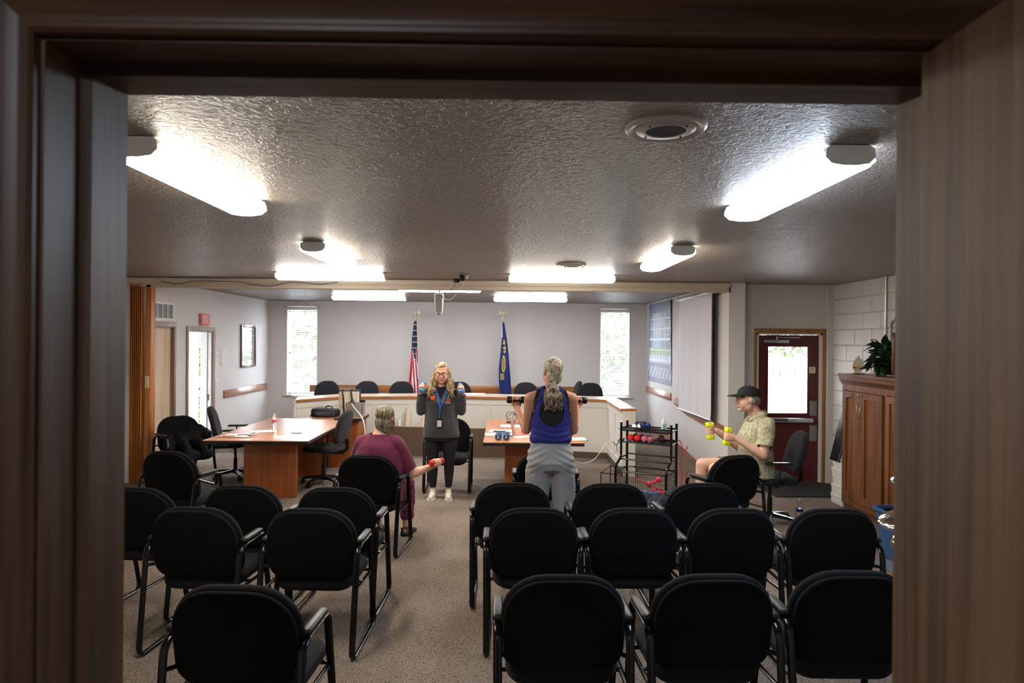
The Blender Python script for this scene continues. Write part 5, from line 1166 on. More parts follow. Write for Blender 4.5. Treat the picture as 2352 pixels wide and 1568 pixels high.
# ---------------------------------------------------------------- flags behind the desk
def flag(px_pole, py_eagle, edges, Y, label, kind):
    """edges: (py, px_left, px_right) rows of the drape at the pole's distance"""
    base = aty(px_pole, py_eagle, Y); t = thing('flag', label, 'flag', (base.x, Y, DZ), 0)
    top = base.z - DZ
    O('flag_stand', MB().lathe([(.16, 0), (.15, .03), (.06, .06), (.03, .10), (.02, .14)], 20), M['gold'], t)
    O('pole', MB().cyl((0, 0, .10), (0, 0, top - .17), .0135, n=12), wood('pole_oak' + kind, S(170, 130, 84), S(130, 92, 54), 'z', .4), t)
    O('ferrule', MB().lathe([(.016, top - .20), (.018, top - .195), (.012, top - .14), (.018, top - .12), (.010, top - .10), (.020, top - .085), (.020, top - .07), (.006, top - .055)], 12), M['gold'], t)
    eg = O('eagle', MB().ball((0, 0, top - .02), (.018, .018, .035), 10).ball((0, -.012, top + .018), (.013, .016, .014), 8).cyl((0, -.02, top + .016), (0, -.038, top + .010), .005, .001, n=6).ball((0, 0.01, top - .055), (.02, .012, .02), 8), M['gold'], t)
    for s_ in (-1, 1):
        m_ = MB()
        for k in range(6):
            u = k / 5; m_.poly([(s_ * (.008 + .03 * u), .006, top + .005), (s_ * (.02 + .05 * u), .004, top + .022 - .022 * u), (s_ * (.045 + .045 * u), .008, top - .045 - .03 * (1 - abs(u - .6))), (s_ * (.02 + .045 * u), .012, top - .05)], (0, .005, 0))
        O('wing', m_, M['gold'], eg, False)
    NR, NCc = 150, 96; rows = []; zs = []
    for j in range(NR + 1):
        v = j / NR; py = edges[0][0] + (edges[-1][0] - edges[0][0]) * v
        for k in range(len(edges) - 1):
            if edges[k][0] <= py <= edges[k+1][0] + 1e-6: break
        f_ = (py - edges[k][0]) / (edges[k+1][0] - edges[k][0]); l = edges[k][1] + f_ * (edges[k+1][1] - edges[k][1]); r_ = edges[k][2] + f_ * (edges[k+1][2] - edges[k][2])
        a = aty(l, py, Y); b = aty(r_, py, Y); c_ = (a.x + b.x) / 2 - base.x; h_ = (b.x - a.x) / 2; z_ = (a.z + b.z) / 2 - DZ
        ring = []
        for i in range(NCc):
            th = 2 * PI * i / NCc; fold = 1 + (.16 * math.sin(7 * th + 2.5 * v) + .08 * math.sin(13 * th - 4 * v)) * min(1, v * 3 + .15) * (1 if math.sin(th) < 0.9 else 1)
            ring.append(V((c_ + h_ * math.cos(th) * (1 + (fold - 1) * .35), -.012 - h_ * .55 * math.sin(th) * fold, z_)))
        rows.append(ring); zs.append(v)
    m_ = MB().loft(rows); me = m_.mesh('flag_cloth', kind_m[kind])
    for p_ in me.polygons:
        i = p_.index % NCc; j = p_.index // NCc
        if j >= NR: continue
        th = 2 * PI * i / NCc; u = (1 - math.cos(th)) / 2 if math.sin(th) > 0 else 1 - (1 - math.cos(th)) / 2 ; v = (j + .5) / NR; front = math.sin(th) > -0.1
        p_.material_index = paint(kind, u, v, i, j, front)
    O('flag_cloth', me, None, t)
def paint(kind, u, v, i, j, front):
    if kind == 'usa':
        canton = v < .40 + .14 * (1 - u) + .10 * math.sin(u * 2.2)
        if u < .12: canton = False if v < .62 else canton
        lim = .47 + .08 * math.sin(u * 6)
        if v < lim and not (u < .18 and v > .36):
            a, b = (i % 8), (j % 12)
            if (a in (3, 4) and b in (5, 6, 7)) or (b == 6 and a in (2, 3, 4, 5)): return 1
            return 0
        s_ = (1 - u) * 5.2 + .25 * math.sin(v * 7)
        if u > .66: return 2 if (s_ % 2.0) < 1.45 else 1
        s2 = u * 6.5 + v * 5.0
        return 2 if (s2 % 2) < 1.05 else 1
    # navy state flag
    if u > .82 and v < .20: return 1
    if .30 < u < .72 and .22 < v < .43:        # large letters running down the fold
        r_ = (v - .22) / .21 * 4; row = r_ % 1; c_ = (u - .30) / .42
        L4 = int(r_)
        if row > .84: return 0
        if L4 == 0: return 2 if row > .25 and abs(c_ - .5) < row * .45 and not (abs(c_ - .5) < .1 and row > .6) else 0
        if L4 == 1: return 2 if (c_ > .25 and c_ < .5) or row < .3 * (1 + c_) * .8 else 0
        if L4 == 2: return 2 if c_ < .35 + .3 * row or (row > .3 and row < .55) else 0
        return 2 if (c_ > .2 and c_ < .5) or (row % .4 < .2 and c_ < .8) else 0
    if .34 < u < .74 and .45 < v < .68:
        a = (u - .54) / .20; b = (v - .565) / .115; r_ = math.hypot(a, b)
        if .82 < r_ < 1: return 2
        if r_ < .8 and ((i * 7 + j * 13) % 5 < 2): return 2
        return 0
    if .52 < u < .84 and .70 < v < .79: return 2 if (j % 3 < 2 and i % 3 != 0) else 0
    return 0
navy = mat('navy_flag_cloth', S(26, 42, 104), .8); fw = mat('white_flag_cloth', S(228, 226, 226), .8); fr_ = mat('red_flag_cloth', S(176, 30, 42), .8); fy = mat('gold_flag_print', S(232, 196, 40), .7); cn = mat('canton_cloth', S(30, 38, 66), .8)
kind_m = {'usa': [cn, fw, fr_], 'state': [navy, fw, fy]}
flag(955.5, 713, [(738, 951, 957), (775, 946.5, 958), (815, 945, 959), (850, 942, 960.5), (880, 938.5, 961), (905, 937, 960)], 13.6, 'red white and blue striped flag furled on its pole behind the desk', 'usa')
flag(1155, 715, [(741, 1152.5, 1158.5), (780, 1152.5, 1164), (815, 1149, 1168), (847, 1145.5, 1170), (875, 1146, 1172), (907, 1149, 1174)], 13.6, 'navy flag with yellow lettering furled on its pole behind the desk', 'state')
# papers, microphones along the desk top
for px, py, w_, lab in ((690, 911, .3, 'pale papers at the left end of the long desk'), (1090, 907, .35, 'papers on the long desk right of the instructor'), (1290, 909, .3, 'papers on the desk top left of the rightmost chair')):
    p = atz(px, py - 1, DT + .003); one('paper_stack', MB().box((0, 0, .006), (w_, .22, .012)), M['paper'], lab, 'paper', loc=(p.x, p.y + .1, DT + .0035), smooth=False)
# ================================================================ people
def skin(name, c): return mat(name, c, .5, var=.12, vscale=14, spec=.35)
def head(mb, Hm, s=1.0, jaw=1.0):
    """Hm: head matrix, origin at eye height mid-head, +Y forward"""
    def B(c, r): 
        c = Hm @ (V(c) * s); mb.ball(c, tuple(q * s for q in r), 16, Rm=Hm.to_3x3())
    def K(L_): mb.chain([(Hm @ (V(p) * s), r * s) for p, r in L_], 10)
    B((0, -.018, .032), (.074, .094, .083)); B((0, .022, -.012), (.064, .068, .080)); B((0, .030, -.070), (.050 * jaw, .052, .040)); B((0, .066, -.092), (.023, .020, .018))
    for x in (-1, 1):
        B((x * .040, .034, -.040), (.032, .046, .046)); B((x * .036, .058, -.032), (.028, .026, .028)); B((x * .074, -.010, -.006), (.010, .017, .028)); B((x * .046, .012, -.066), (.026 * jaw, .04, .034)); K([((x * .008, .100, -.032), .009), ((x * .012, .094, -.030), .009)])
    K([((-.036, .080, .024), .011), ((0, .088, .022), .012), ((.036, .080, .024), .011)]); K([((0, .086, .014), .009), ((0, .106, -.022), .011), ((0, .110, -.030), .011)])
    K([((-.018, .080, -.058), .007), ((0, .087, -.056), .008), ((.018, .080, -.058), .007)]); K([((-.014, .081, -.067), .007), ((0, .086, -.069), .008), ((.014, .083, -.067), .007)])
def face_bits(Hm, root, s=1.0, brow=(90, 70, 50), lips=(150, 84, 78), iris=(70, 90, 100)):
    R3 = Hm.to_3x3(); e = MB(); ir = MB(); br = MB(); lp = MB()
    for x in (-1, 1):
        c = Hm @ (V((x * .032, .0795, .004)) * s); e.ball(c, (.0125 * s, .009 * s, .0048 * s), 12, Rm=R3)
        ir.ball(Hm @ (V((x * .032, .0865, .004)) * s), (.0048 * s, .0042 * s, .0044 * s), 10, Rm=R3)
        br.chain([(Hm @ (V((x * .016, .093, .029)) * s), .003 * s), (Hm @ (V((x * .034, .089, .031)) * s), .0032 * s), (Hm @ (V((x * .052, .074, .024)) * s), .003 * s)], 8)
    lp.chain([(Hm @ (V((-.019, .084, -.0615)) * s), .0045 * s), (Hm @ (V((0, .0905, -.0585)) * s), .0050 * s), (Hm @ (V((.019, .084, -.0615)) * s), .0045 * s)], 8)
    lp.chain([(Hm @ (V((-.015, .085, -.066)) * s), .0045 * s), (Hm @ (V((0, .0895, -.068)) * s), .0050 * s), (Hm @ (V((.015, .085, -.066)) * s), .0045 * s)], 8)
    O('eyes', e, M['white'], root); O('irises', ir, mat('iris', S(*iris), .2), root); O('eyebrows', br, mat('brow', S(*brow), .8), root); O('lips', lp, mat('lips', S(*lips), .5), root)
def torso(mb, rings, n=28, e=2.4, T=None):
    out = []
    for cx, cy, z, a, b in rings:
        rg = []
        for i in range(n):
            t_ = 2 * PI * i / n; c, s_ = math.cos(t_), math.sin(t_)
            rg.append(V((cx + a * math.copysign(abs(c) ** (2 / e), c), cy + b * math.copysign(abs(s_) ** (2 / e), s_), z)))
        out.append(rg)
    mb.loft(out, T=T)
def grip(mb, Cn, A, Fd, N, s=1.0, hr=.015):
    """hand closed round a bar: Cn bar centre, A bar axis towards the thumb, Fd wrist-to-knuckle, N palm-to-bar"""
    A = V(A).normalized(); Fd = V(Fd); Fd = (Fd - A * Fd.dot(A)).normalized(); N = V(N); N = (N - A * N.dot(A) - Fd * N.dot(Fd)).normalized(); C0 = V(Cn)
    P = lambda a, f, n: C0 + (A * a + Fd * f + N * n) * s
    Rm = Matrix((A, Fd, N)).transposed()
    rg = []
    for f, w_, th, n in ((-.066, .026, .020, -.032), (-.045, .036, .018, -.034), (-.015, .042, .016, -.034), (.012, .043, .014, -.031), (.026, .040, .010, -.026)):
        rg.append([P(w_ * math.cos(t_), f, n + th * math.sin(t_)) for t_ in [2 * PI * k / 14 for k in range(14)]])
    mb.loft(rg)
    q = hr + .010
    for k, (a, l) in enumerate(((.033, .95), (.011, 1.0), (-.011, .97), (-.032, .86))):
        r0 = .0095 if k < 3 else .0082
        mb.chain([(P(a, .020, -.027), r0 * s), (P(a * .98, q * 1.15, -.010), r0 * s), (P(a * .96, q * 1.05 * l, .014), r0 * .93 * s), (P(a * .95, .004, q * 1.12), r0 * .9 * s), (P(a * .95, -q * .75, q * .80), r0 * .8 * s)], 8)
    mb.chain([(P(.026, -.040, -.026), .014 * s), (P(.046, -.026, -.010), .0115 * s), (P(.044, -.016, .018), .0105 * s), (P(.026, .004, q * 1.25), .009 * s)], 8)
    return P(0, -.072, -.032)
def limb(mb, L_, n=14): mb.chain([(V(p), r) for p, r in L_], n)
def strands(mb, rnd_, starts, n, length, curl=.02, r=.006, drop=(0, 0, -1), steps=22):
    for k in range(n):
        p = V(starts(rnd_)); L_ = length * rnd_.uniform(.6, 1.05); ph = rnd_.uniform(0, 6.28); fq = rnd_.uniform(1.6, 3.4); c2_ = curl * rnd_.uniform(.5, 1.3); pts = []; rr = []
        d = V(drop) + V((rnd_.uniform(-.14, .14), rnd_.uniform(-.1, .1), 0))
        for i in range(steps):
            u = i / (steps - 1); c_ = c2_ * min(1, u * 3) * (1 + .3 * math.sin(u * 9 + ph))
            pts.append(p + d * (L_ * u) + V((math.cos(ph + u * fq * 6.28) * c_, math.sin(ph + u * fq * 6.28) * c_, 0))); rr.append(r * (1 - .55 * u))
        mb.tube(pts, rr, 5)
def hair_mat(name, c1, c2, st=(60, 60, 8)): return mat(name, S(*c1), .45, col2=S(*c2), vscale=1.0, stretch=st, contrast=(.38, .62), bump=.5, bscale=2.5, spec=.4)

# ---------------------------------------------------------------- instructor, facing us
fp = atz(1012, 1143, 0)
root = thing('person', 'standing woman in charcoal fleece and glasses curling blue dumbbells towards us', 'person', (fp.x, fp.y, 0), PI)
sk = skin('fair_skin', S(222, 168, 146))
Hm = Matrix.Translation((-.005, .035, 1.505)) @ Matrix.Rotation(R(-4), 4, 'X')
mb = MB(); head(mb, Hm, 1.04, 1.1); limb(mb, [((0, -.02, 1.46), .058), ((0, -.015, 1.36), .060), ((0, -.01, 1.28), .075)])
torso(mb, [(0, 0, .80, .15, .11), (0, 0, .95, .15, .11), (0, 0, 1.10, .14, .10), (0, 0, 1.22, .15, .09), (0, -.005, 1.30, .11, .07)])
H = {}
for s_, (hx, hy, hz), A in ((1, (.215, .115, 1.345), (-.10, -.80, .45)), (-1, (.235, .115, 1.335), (-.10, -.80, .45))):
    c_ = V((s_ * hx, hy, hz)); A = V((s_ * A[0], A[1], A[2])); Fd = V((0, .12, 1)); N = V((-s_ * 1, 0, 0)); wr_ = grip(mb, c_, A, Fd, N, 1.0)
    el = V((s_ * .245, .03, 1.055)); sh = V((s_ * .165, -.01, 1.265)); limb(mb, [(sh, .045), (el, .036), (wr_, .024)]); H[s_] = (c_, A, wr_, el, sh)
for s_ in (-1, 1): limb(mb, [((s_ * .085, 0, .80), .075), ((s_ * .088, .015, .46), .048), ((s_ * .092, -.01, .30), .046), ((s_ * .092, -.01, .10), .032), ((s_ * .092, -.005, .05), .032)]); limb(mb, [((s_ * .092, .0, .045), .032), ((s_ * .102, .10, .03), .026), ((s_ * .108, .15, .025), .018)])
remeshed('body', mb, sk, root, .0048, 3)
face_bits(Hm, root, 1.04, (150, 120, 90), (176, 92, 84), (60, 70, 80))
fl = mat('charcoal_fleece', S(56, 57, 60), .95, bump=.3, bscale=220, sheen=.2)
mb = MB()
torso(mb, [(0, .00, .735, .218, .150), (0, 0, .77, .222, .155), (0, .005, .86, .212, .158), (0, .01, .98, .196, .150), (0, .01, 1.08, .190, .150), (0, .015, 1.16, .190, .148), (0, 0, 1.24, .190, .110), (0, -.01, 1.285, .150, .085), (0, -.01, 1.315, .095, .075), (0, -.008, 1.36, .080, .072)])
for s_ in (-1, 1):
    c_, A, wr_, el, sh = H[s_]; cuff = wr_ + (el - wr_) * .10
    limb(mb, [(sh + V((0, 0, -.01)), .070), (el + (sh - el) * .5, .062), (el, .058), (el + (wr_ - el) * .4, .055), (cuff, .040)])
def cutj(p):
    for s_ in (-1, 1):
        c_, A, wr_, el, sh = H[s_]; d = (wr_ - el).normalized()
        if (p - (wr_ + (el - wr_) * .06)).dot(d) > 0 and (p - wr_).length < .09 and (p - (el + d * (p - el).dot(d))).length < .050: return True
    if p.z > 1.345: return True
    if p.z < .742: return True
    return p.z > 1.20 and p.y > .03 and abs(p.x) < (p.z - 1.20) * .36
jk_ = remeshed('fleece_jacket', mb, fl, root, .0085, 3, cut=cutj, disp=lambda co, no: co + no * (mn.noise(V((co.x * 9, co.y * 9, co.z * 16))) * .006))
mb = MB(); torso(mb, [(0, .002, 1.14, .15, .125), (0, .005, 1.24, .150, .092), (0, -.008, 1.285, .12, .078), (0, -.01, 1.325, .078, .068), (0, -.008, 1.345, .070, .066)]); O('black_undershirt', mb, mat('black_knit', S(22, 22, 24), .9), root)
for s_ in (-1, 1):
    O('collar_flap', sheet([[V((s_ * .030, .112, 1.20)), V((s_ * .052, .085, 1.28)), V((s_ * .082, .03, 1.345))], [V((s_ * .075, .116, 1.215)), V((s_ * .098, .086, 1.275)), V((s_ * .112, .02, 1.325))]], (0, .004, .002)), fl, root)
lg = mat('black_leggings', S(20, 20, 23), .8)
mb = MB(); torso(mb, [(0, 0, .70, .190, .135), (0, 0, .78, .200, .140), (0, 0, .84, .19, .13)])
for s_ in (-1, 1): limb(mb, [((s_ * .10, 0, .76), .108), ((s_ * .105, .01, .62), .090), ((s_ * .098, .015, .46), .064), ((s_ * .098, -.012, .33), .062), ((s_ * .094, -.01, .17), .043), ((s_ * .093, -.008, .13), .040)])
remeshed('leggings', mb, lg, root, .0085, 3, cut=lambda p: p.z < .135)
snk = mat('white_sneaker', S(206, 198, 182), .7)
for s_ in (-1, 1):
    mb = MB(); limb(mb, [((s_ * .092, -.04, .045), .036), ((s_ * .095, .03, .05), .040), ((s_ * .104, .11, .038), .034), ((s_ * .110, .165, .032), .026)]); limb(mb, [((s_ * .092, -.01, .05), .042), ((s_ * .092, -.005, .085), .040)])
    sh_ = remeshed('sneaker', mb, snk, root, .006, 3)
    O('sole', MB().loft([[V((s_ * .100 + x + s_ * .10 * (y) , y + .06, z)) for x, y in rrect(.088, .27, .044, .035, 5)] for z in (.0, .018)]), M['tin'], sh_)
    mb = MB()
    for k in range(4): yy = .03 + k * .025; mb.tube([(s_ * .10 - .028, yy, .078 - k * .006), (s_ * .10, yy + .006, .094 - k * .008), (s_ * .10 + .028, yy, .078 - k * .006)], .003, 5)
    O('laces', mb, M['paper'], sh_)
# glasses
R3 = Hm.to_3x3(); mb = MB()
def hp(x, y, z, s=1.04): return Hm @ (V((x, y, z)) * s)
for s_ in (-1, 1):
    mb.tube([hp(s_ * .034 + a, .104 - abs(a) * .1, .002 + b) for a, b in rrect(.050, .036, .012, .014, 4)], .0028, 6, True); mb.tube([hp(s_ * .060, .100, .010), hp(s_ * .074, .07, .010), hp(s_ * .080, 0, .004)], .0024, 6)
mb.tube([hp(-.010, .106, .006), hp(0, .110, .010), hp(.010, .106, .006)], .003, 6); O('glasses', mb, mat('tortoise_red', S(110, 34, 30), .25), root)
hb = hair_mat('blond_curls', (222, 198, 158), (150, 122, 88), (40, 40, 20))
rn = random.Random(21); mb = MB()
mb.ball(Hm @ V((0, -.034, .050)), (.085, .100, .084), 18, Rm=R3); mb.ball(Hm @ V((0, .024, .098)), (.060, .045, .028), 12, Rm=R3); mb.ball(Hm @ V((.0, -.07, -.03)), (.075, .045, .09), 12)
for s_ in (-1, 1): mb.chain([(Hm @ V((s_ * .055, -.055, -.02)), .045), (Hm @ V((s_ * .078, -.045, -.11)), .046), (Hm @ V((s_ * .095, -.01, -.18)), .040), (Hm @ V((s_ * .105, .03, -.225)), .026)])
hcap = remeshed('hair', mb, hb, root, .007, 2, disp=lambda co, no: co + no * (mn.noise(co * 45) * .014))
mb = MB()
for s_ in (-1, 1):
    strands(mb, rn, lambda q: Hm @ V((s_ * q.uniform(.066, .092), q.uniform(-.05, .03), q.uniform(-.03, .05))) , 60, .27, .015, .0058, (s_ * .18, .26, -1), 30)
    strands(mb, rn, lambda q: Hm @ V((s_ * q.uniform(.05, .085), q.uniform(-.09, -.04), q.uniform(-.05, .03))) , 34, .27, .017, .0058, (s_ * .22, .05, -1), 30)
for k in range(26):
    a = rn.uniform(.55, PI - .55); x = .075 * math.cos(a); mb.tube([Hm @ V((x * .9 + .012 * math.cos(i * 1.3 + k), -.02 + .02 * i * .7 + .006 * math.sin(i * 2 + k), .098 + .020 * math.sin(a) + .008 * math.sin(i * 1.7 + k))) for i in range(5)], .0045, 5)
O('curls', mb, hb, hcap, kind='stuff')
# badge, lanyard, sticker, embroidery
mb = MB(); by = .178
mb.tube([(-.075, .085, 1.335), (-.060, .118, 1.27), (-.035, .165, 1.20), (-.006, by + .004, 1.11), (.004, by, 1.02)], .006, 6, flat=(.0065, .0015), up=(0, 1, 0)).tube([(.060, .090, 1.335), (.040, .122, 1.26), (.015, .168, 1.18), (.0, by + .004, 1.10), (.004, by + .002, 1.02)], .006, 6, flat=(.0065, .0015), up=(0, 1, 0))
ly = O('lanyard', mb, mat('blue_ribbon', S(30, 92, 210), .6), root); O('clip', MB().cyl((.004, by, 1.02), (.004, by, .985), .005, n=8), M['steel'], ly)
bd = O('name_badge', MB().rbox((.006, by + .002, .925), (.064, .006, .10), .004).rbox((.006, by + .003, .978), (.075, .010, .016), .003), M['black'], root); O('badge_card', MB().bb(-.020, .032, by + .0055, by + .0075, .882, .958), mat('badge_paper', S(206, 200, 216), .5), bd)
O('orange_sticker', MB().rbox((.088, .160, 1.222), (.052, .004, .044), .002), M['orange'], root); mb = MB()
for k, (z_, w_) in enumerate(((1.205, .05), (1.190, .044), (1.176, .05))):
    for j in range(6): mb.bb(-.118 + w_ * j / 6, -.118 + w_ * (j + .7) / 6, .150, .158, z_ - .004, z_ + .005)
O('embroidery', mb, M['orange'], root, kind='stuff'); mb = MB(); 
for j in range(7): mb.bb(-.124 + .060 * j / 7, -.124 + .060 * (j + .7) / 7, .152, .160, 1.160, 1.165)
O('embroidery', mb, M['white'], root, kind='stuff')
rw = Matrix.Translation(root.location) @ Matrix.Rotation(PI, 4, 'Z')
for s_, nm in ((1, 'sky blue dumbbell in the instructor hand at the left, near the striped flag'), (-1, 'sky blue dumbbell in the instructor hand at the right')):
    c_, A, *_r_ = H[s_]; dumbbell(rw @ c_, rw.to_3x3() @ A, nm, M['blue'], 'round', .18, .030, .045, .013, group='sky blue dumbbells held by the instructor')

# ---------------------------------------------------------------- woman with ponytail, back to us
wp = aty(1265, 1000, 5.85)
root = thing('person', 'woman in blue tank top and grey trousers seen from behind holding black dumbbells', 'person', (wp.x, 5.85, 0), 0)
sk = skin('tanned_skin', S(196, 140, 112))
HS = 1.0; Hm = Matrix.Translation((.012, .03, 1.645)) @ Matrix.Rotation(R(16), 4, 'Z')
mb = MB(); head(mb, Hm, 1.02); limb(mb, [((.005, .0, 1.60), .054), ((0, -.005, 1.52), .056), ((0, -.01, 1.46), .075)])
torso(mb, [(0, 0, .86, .16, .12), (0, 0, 1.0, .15, .11), (0, 0, 1.12, .145, .105), (0, 0, 1.26, .155, .105), (0, -.005, 1.38, .160, .09), (0, -.008, 1.44, .130, .07), (0, -.01, 1.48, .075, .055)])
H = {}
for s_, hx in ((-1, .285), (1, .255)):
    c_ = V((s_ * hx, .315, 1.375)); A = V((s_, 0.02, 0)); wr_ = grip(mb, c_, A, V((s_ * .0, .75, .65)), V((0, -.6, .8)), 1.02, .016)
    sh = V((s_ * .178, -.01, 1.415)); el = V((s_ * .205, .06, 1.135)); H[s_] = (c_, A, wr_, el, sh); limb(mb, [(V((s_ * .09, -.01, 1.452)), .040), (sh, .052), (sh + (el - sh) * .5, .045), (el, .037), (el + (wr_ - el) * .3, .040), (wr_, .025)])
for s_ in (-1, 1): limb(mb, [((s_ * .09, 0, .86), .085), ((s_ * .09, .01, .48), .055), ((s_ * .09, -.01, .1), .04)]); limb(mb, [((s_ * .09, .0, .045), .034), ((s_ * .10, .14, .03), .024)])
remeshed('body', mb, sk, root, .0048, 3)
tank_m = mat('royal_blue_knit', S(32, 38, 116), .85, bump=.15, bscale=200); blk = mat('black_sport_top', S(16, 16, 19), .8)
def shell(g):
    m_ = MB(); torso(m_, [(0, 0, 1.045, .168 + g, .125 + g), (0, 0, 1.07, .176 + g, .132 + g), (0, 0, 1.12, .166 + g, .124 + g), (0, 0, 1.18, .160 + g, .115 + g), (0, 0, 1.27, .163 + g, .114 + g), (0, 0, 1.34, .168 + g, .112 + g), (0, -.005, 1.40, .166 + g, .096 + g), (0, -.008, 1.445, .134 + g, .076 + g), (0, -.01, 1.485, .080 + g, .062 + g)])
    for s_ in (-1, 1): limb(m_, [((s_ * .06, -.01, 1.478), .040 + g), ((s_ * .15, -.01, 1.430), .054 + g)])
    return m_
def cut_in(p): return p.z > 1.515 or p.z < 1.10 or (abs(p.x) > .150 - .25 * max(0, p.z - 1.40) and p.z > 1.30) or (abs(p.x) < .05 and p.z > 1.46)
remeshed('black_undertop', shell(.001), blk, root, .007, 2, cut=cut_in)
def cut_out(p):
    ax = abs(p.x)
    lim = .160 - .26 * max(0, p.z - 1.25)            # strap outer edge curves inwards towards the neck
    if p.z > 1.25 and ax > lim: return True
    if p.y < 0.0: return (p.x / .104) ** 2 + ((p.z - 1.300) / .112) ** 2 < 1 or (ax < .05 and p.z > 1.43)
    return ax < .07 and p.z > 1.36
def ruck(co, no):
    return co + no * (.003 * math.sin(co.z * 130 + 2.2 * math.sin(co.x * 17 + 1)) * max(0, 1 - abs(co.z - 1.12) * 12) + mn.noise(co * 12) * .006)
remeshed('tank_top', shell(.007), tank_m, root, .0048, 5, cut=cut_out, disp=ruck)
gm = mat('grey_jersey', S(146, 146, 150), .9, bump=.12, bscale=260)
mb = MB(); torso(mb, [(0, 0, .775, .13, .09), (0, 0, .82, .190, .145), (0, -.01, .88, .205, .158), (0, 0, .96, .190, .145), (0, 0, 1.03, .168, .128), (0, 0, 1.07, .160, .122)])
for s_ in (-1, 1): limb(mb, [((s_ * .090, -.045, .88), .108), ((s_ * .102, -.01, .80), .114), ((s_ * .108, .005, .66), .105), ((s_ * .112, .005, .46), .088), ((s_ * .115, 0, .25), .082), ((s_ * .118, 0, .09), .085)])
def wr2(co, no):
    k = max(0, 1 - abs(co.z - .93) * 5.0); side = min(1, abs(co.x) * 7); d1_ = math.sin((co.z * 1.0 + abs(co.x) * .55) * 120) * .0045 * k * side
    d2_ = math.sin(co.x * 95 + co.z * 12) * .004 * max(0, 1 - abs(co.z - .45) * 2.2); return co + no * (d1_ + d2_ + mn.noise(co * 10) * .007)
remeshed('trousers', mb, gm, root, .0065, 8, cut=lambda p: p.z > 1.062 or p.z < .03, disp=wr2)
for s_ in (-1, 1): 
    mb = MB(); limb(mb, [((s_ * .10, -.04, .05), .042), ((s_ * .105, .06, .05), .044), ((s_ * .115, .17, .038), .034)]); remeshed('shoe', mb, M['dgrey'], root, .008, 2)
hg = hair_mat('ash_blond_hair', (214, 202, 172), (104, 92, 76), (70, 70, 12)); hd = hair_mat('ponytail_hair', (168, 150, 124), (66, 55, 44), (60, 60, 14))
R3 = Hm.to_3x3(); mb = MB(); mb.ball(Hm @ V((0, -.028, .040)), (.084, .103, .086), 20, Rm=R3); mb.ball(Hm @ V((0, -.055, -.03)), (.070, .070, .085), 16, Rm=R3); mb.ball(Hm @ V((0, -.06, -.075)), (.045, .05, .04), 12, Rm=R3)
hc = remeshed('hair', mb, hg, root, .006, 2, disp=lambda co, no: co + no * (math.sin(math.atan2((co.x - .012), (co.z - 1.66)) * 26) * .0018 + mn.noise(co * 30) * .003))
tie = Hm @ V((.0, -.128, .030)); O('hair_tie', MB().tube([tie + V((.012 * math.cos(a), -.006, .014 * math.sin(a))) for a in [k * PI / 6 for k in range(12)]], .005, 6, True), mat('red_tie', S(150, 80, 70), .6), hc)
mb = MB(); rn = random.Random(31); strands(mb, rn, lambda q: tie + V((q.uniform(-.012, .012), q.uniform(-.010, .006), 0)), 14, .12, .006, .006, (.02, -.02, -1), 10); O('upper_tail', mb, hg, hc, kind='stuff')
tk = V((.012, -.125, 1.555)); O('lower_hair_tie', MB().tube([tk + V((.030 * math.cos(a), .026 * math.sin(a), .004 * math.sin(2 * a))) for a in [k * PI / 8 for k in range(16)]], .009, 8, True), mat('navy_tie', S(24, 26, 40), .8), hc)
mb = MB(); limb(mb, [(tk, .028), (tk + V((-.005, -.012, -.05)), .052), (tk + V((-.008, -.008, -.11)), .074), (tk + V((-.008, -.002, -.165)), .070), (tk + V((.0, .002, -.22)), .030)])
remeshed('ponytail', mb, hd, hc, .007, 2, disp=lambda co, no: co + no * (mn.noise(co * 26) * .016)); mb = MB()
strands(mb, rn, lambda q: tk + V((q.uniform(-.075, .07), q.uniform(-.05, .0), q.uniform(-.12, -.04))), 44, .13, .013, .0055, (0, .02, -1), 14); O('ponytail_strands', mb, hd, hc, kind='stuff')
O('wrist_watch', MB().tube([H[-1][2] + V((.030 * math.cos(a), .012 * math.sin(a) - .02, .028 * math.sin(a) - .03)) for a in [k * PI / 6 for k in range(12)]], .005, 6, True), M['steel'], root)
for s_, nm in ((-1, 'black dumbbell in the ponytailed woman left hand'), (1, 'black dumbbell in the ponytailed woman right hand')):
    c_, A, *_r_ = H[s_]; dumbbell(root.location + c_ + V((s_ * .008, 0, 0)), A, nm, M['black'], 'cyl', .165, .033, .05, .015, group='black dumbbells held by the ponytailed woman', m2=mat('grey_end', S(90, 100, 112), .5))

# ---------------------------------------------------------------- seated woman in maroon
cp = chairs['d1'].location
root = thing('person', 'seated woman in maroon T-shirt seen from behind with grey-blond hair', 'person', (cp.x + .06, cp.y + .22, 0), R(-8))
sk = skin('light_skin', S(214, 164, 138))
Hm = Matrix.Translation((.045, .06, 1.185)) @ Matrix.Rotation(R(-14), 4, 'Z') @ Matrix.Rotation(R(-6), 4, 'X')
mb = MB(); head(mb, Hm, 1.0); limb(mb, [((.03, .03, 1.12), .052), ((.01, .01, 1.06), .056), ((0, 0, 1.0), .075)])
torso(mb, [(0, 0, .46, .17, .13), (0, 0, .60, .16, .12), (0, 0, .80, .17, .11), (0, 0, .94, .17, .09), (0, 0, 1.0, .11, .06)])
H = {}
c_ = V((.47, .30, .745)); A = V((.55, .8, .05)); wr_ = grip(mb, c_, -A, V((1, -.2, .25)), V((-.1, .2, 1)), 1.0)
sh = V((.165, .0, .950)); el = V((.285, .10, .665)); limb(mb, [(sh, .055), (el, .042), (el + (wr_ - el) * .4, .040), (wr_, .026)]); H[1] = (c_, A)
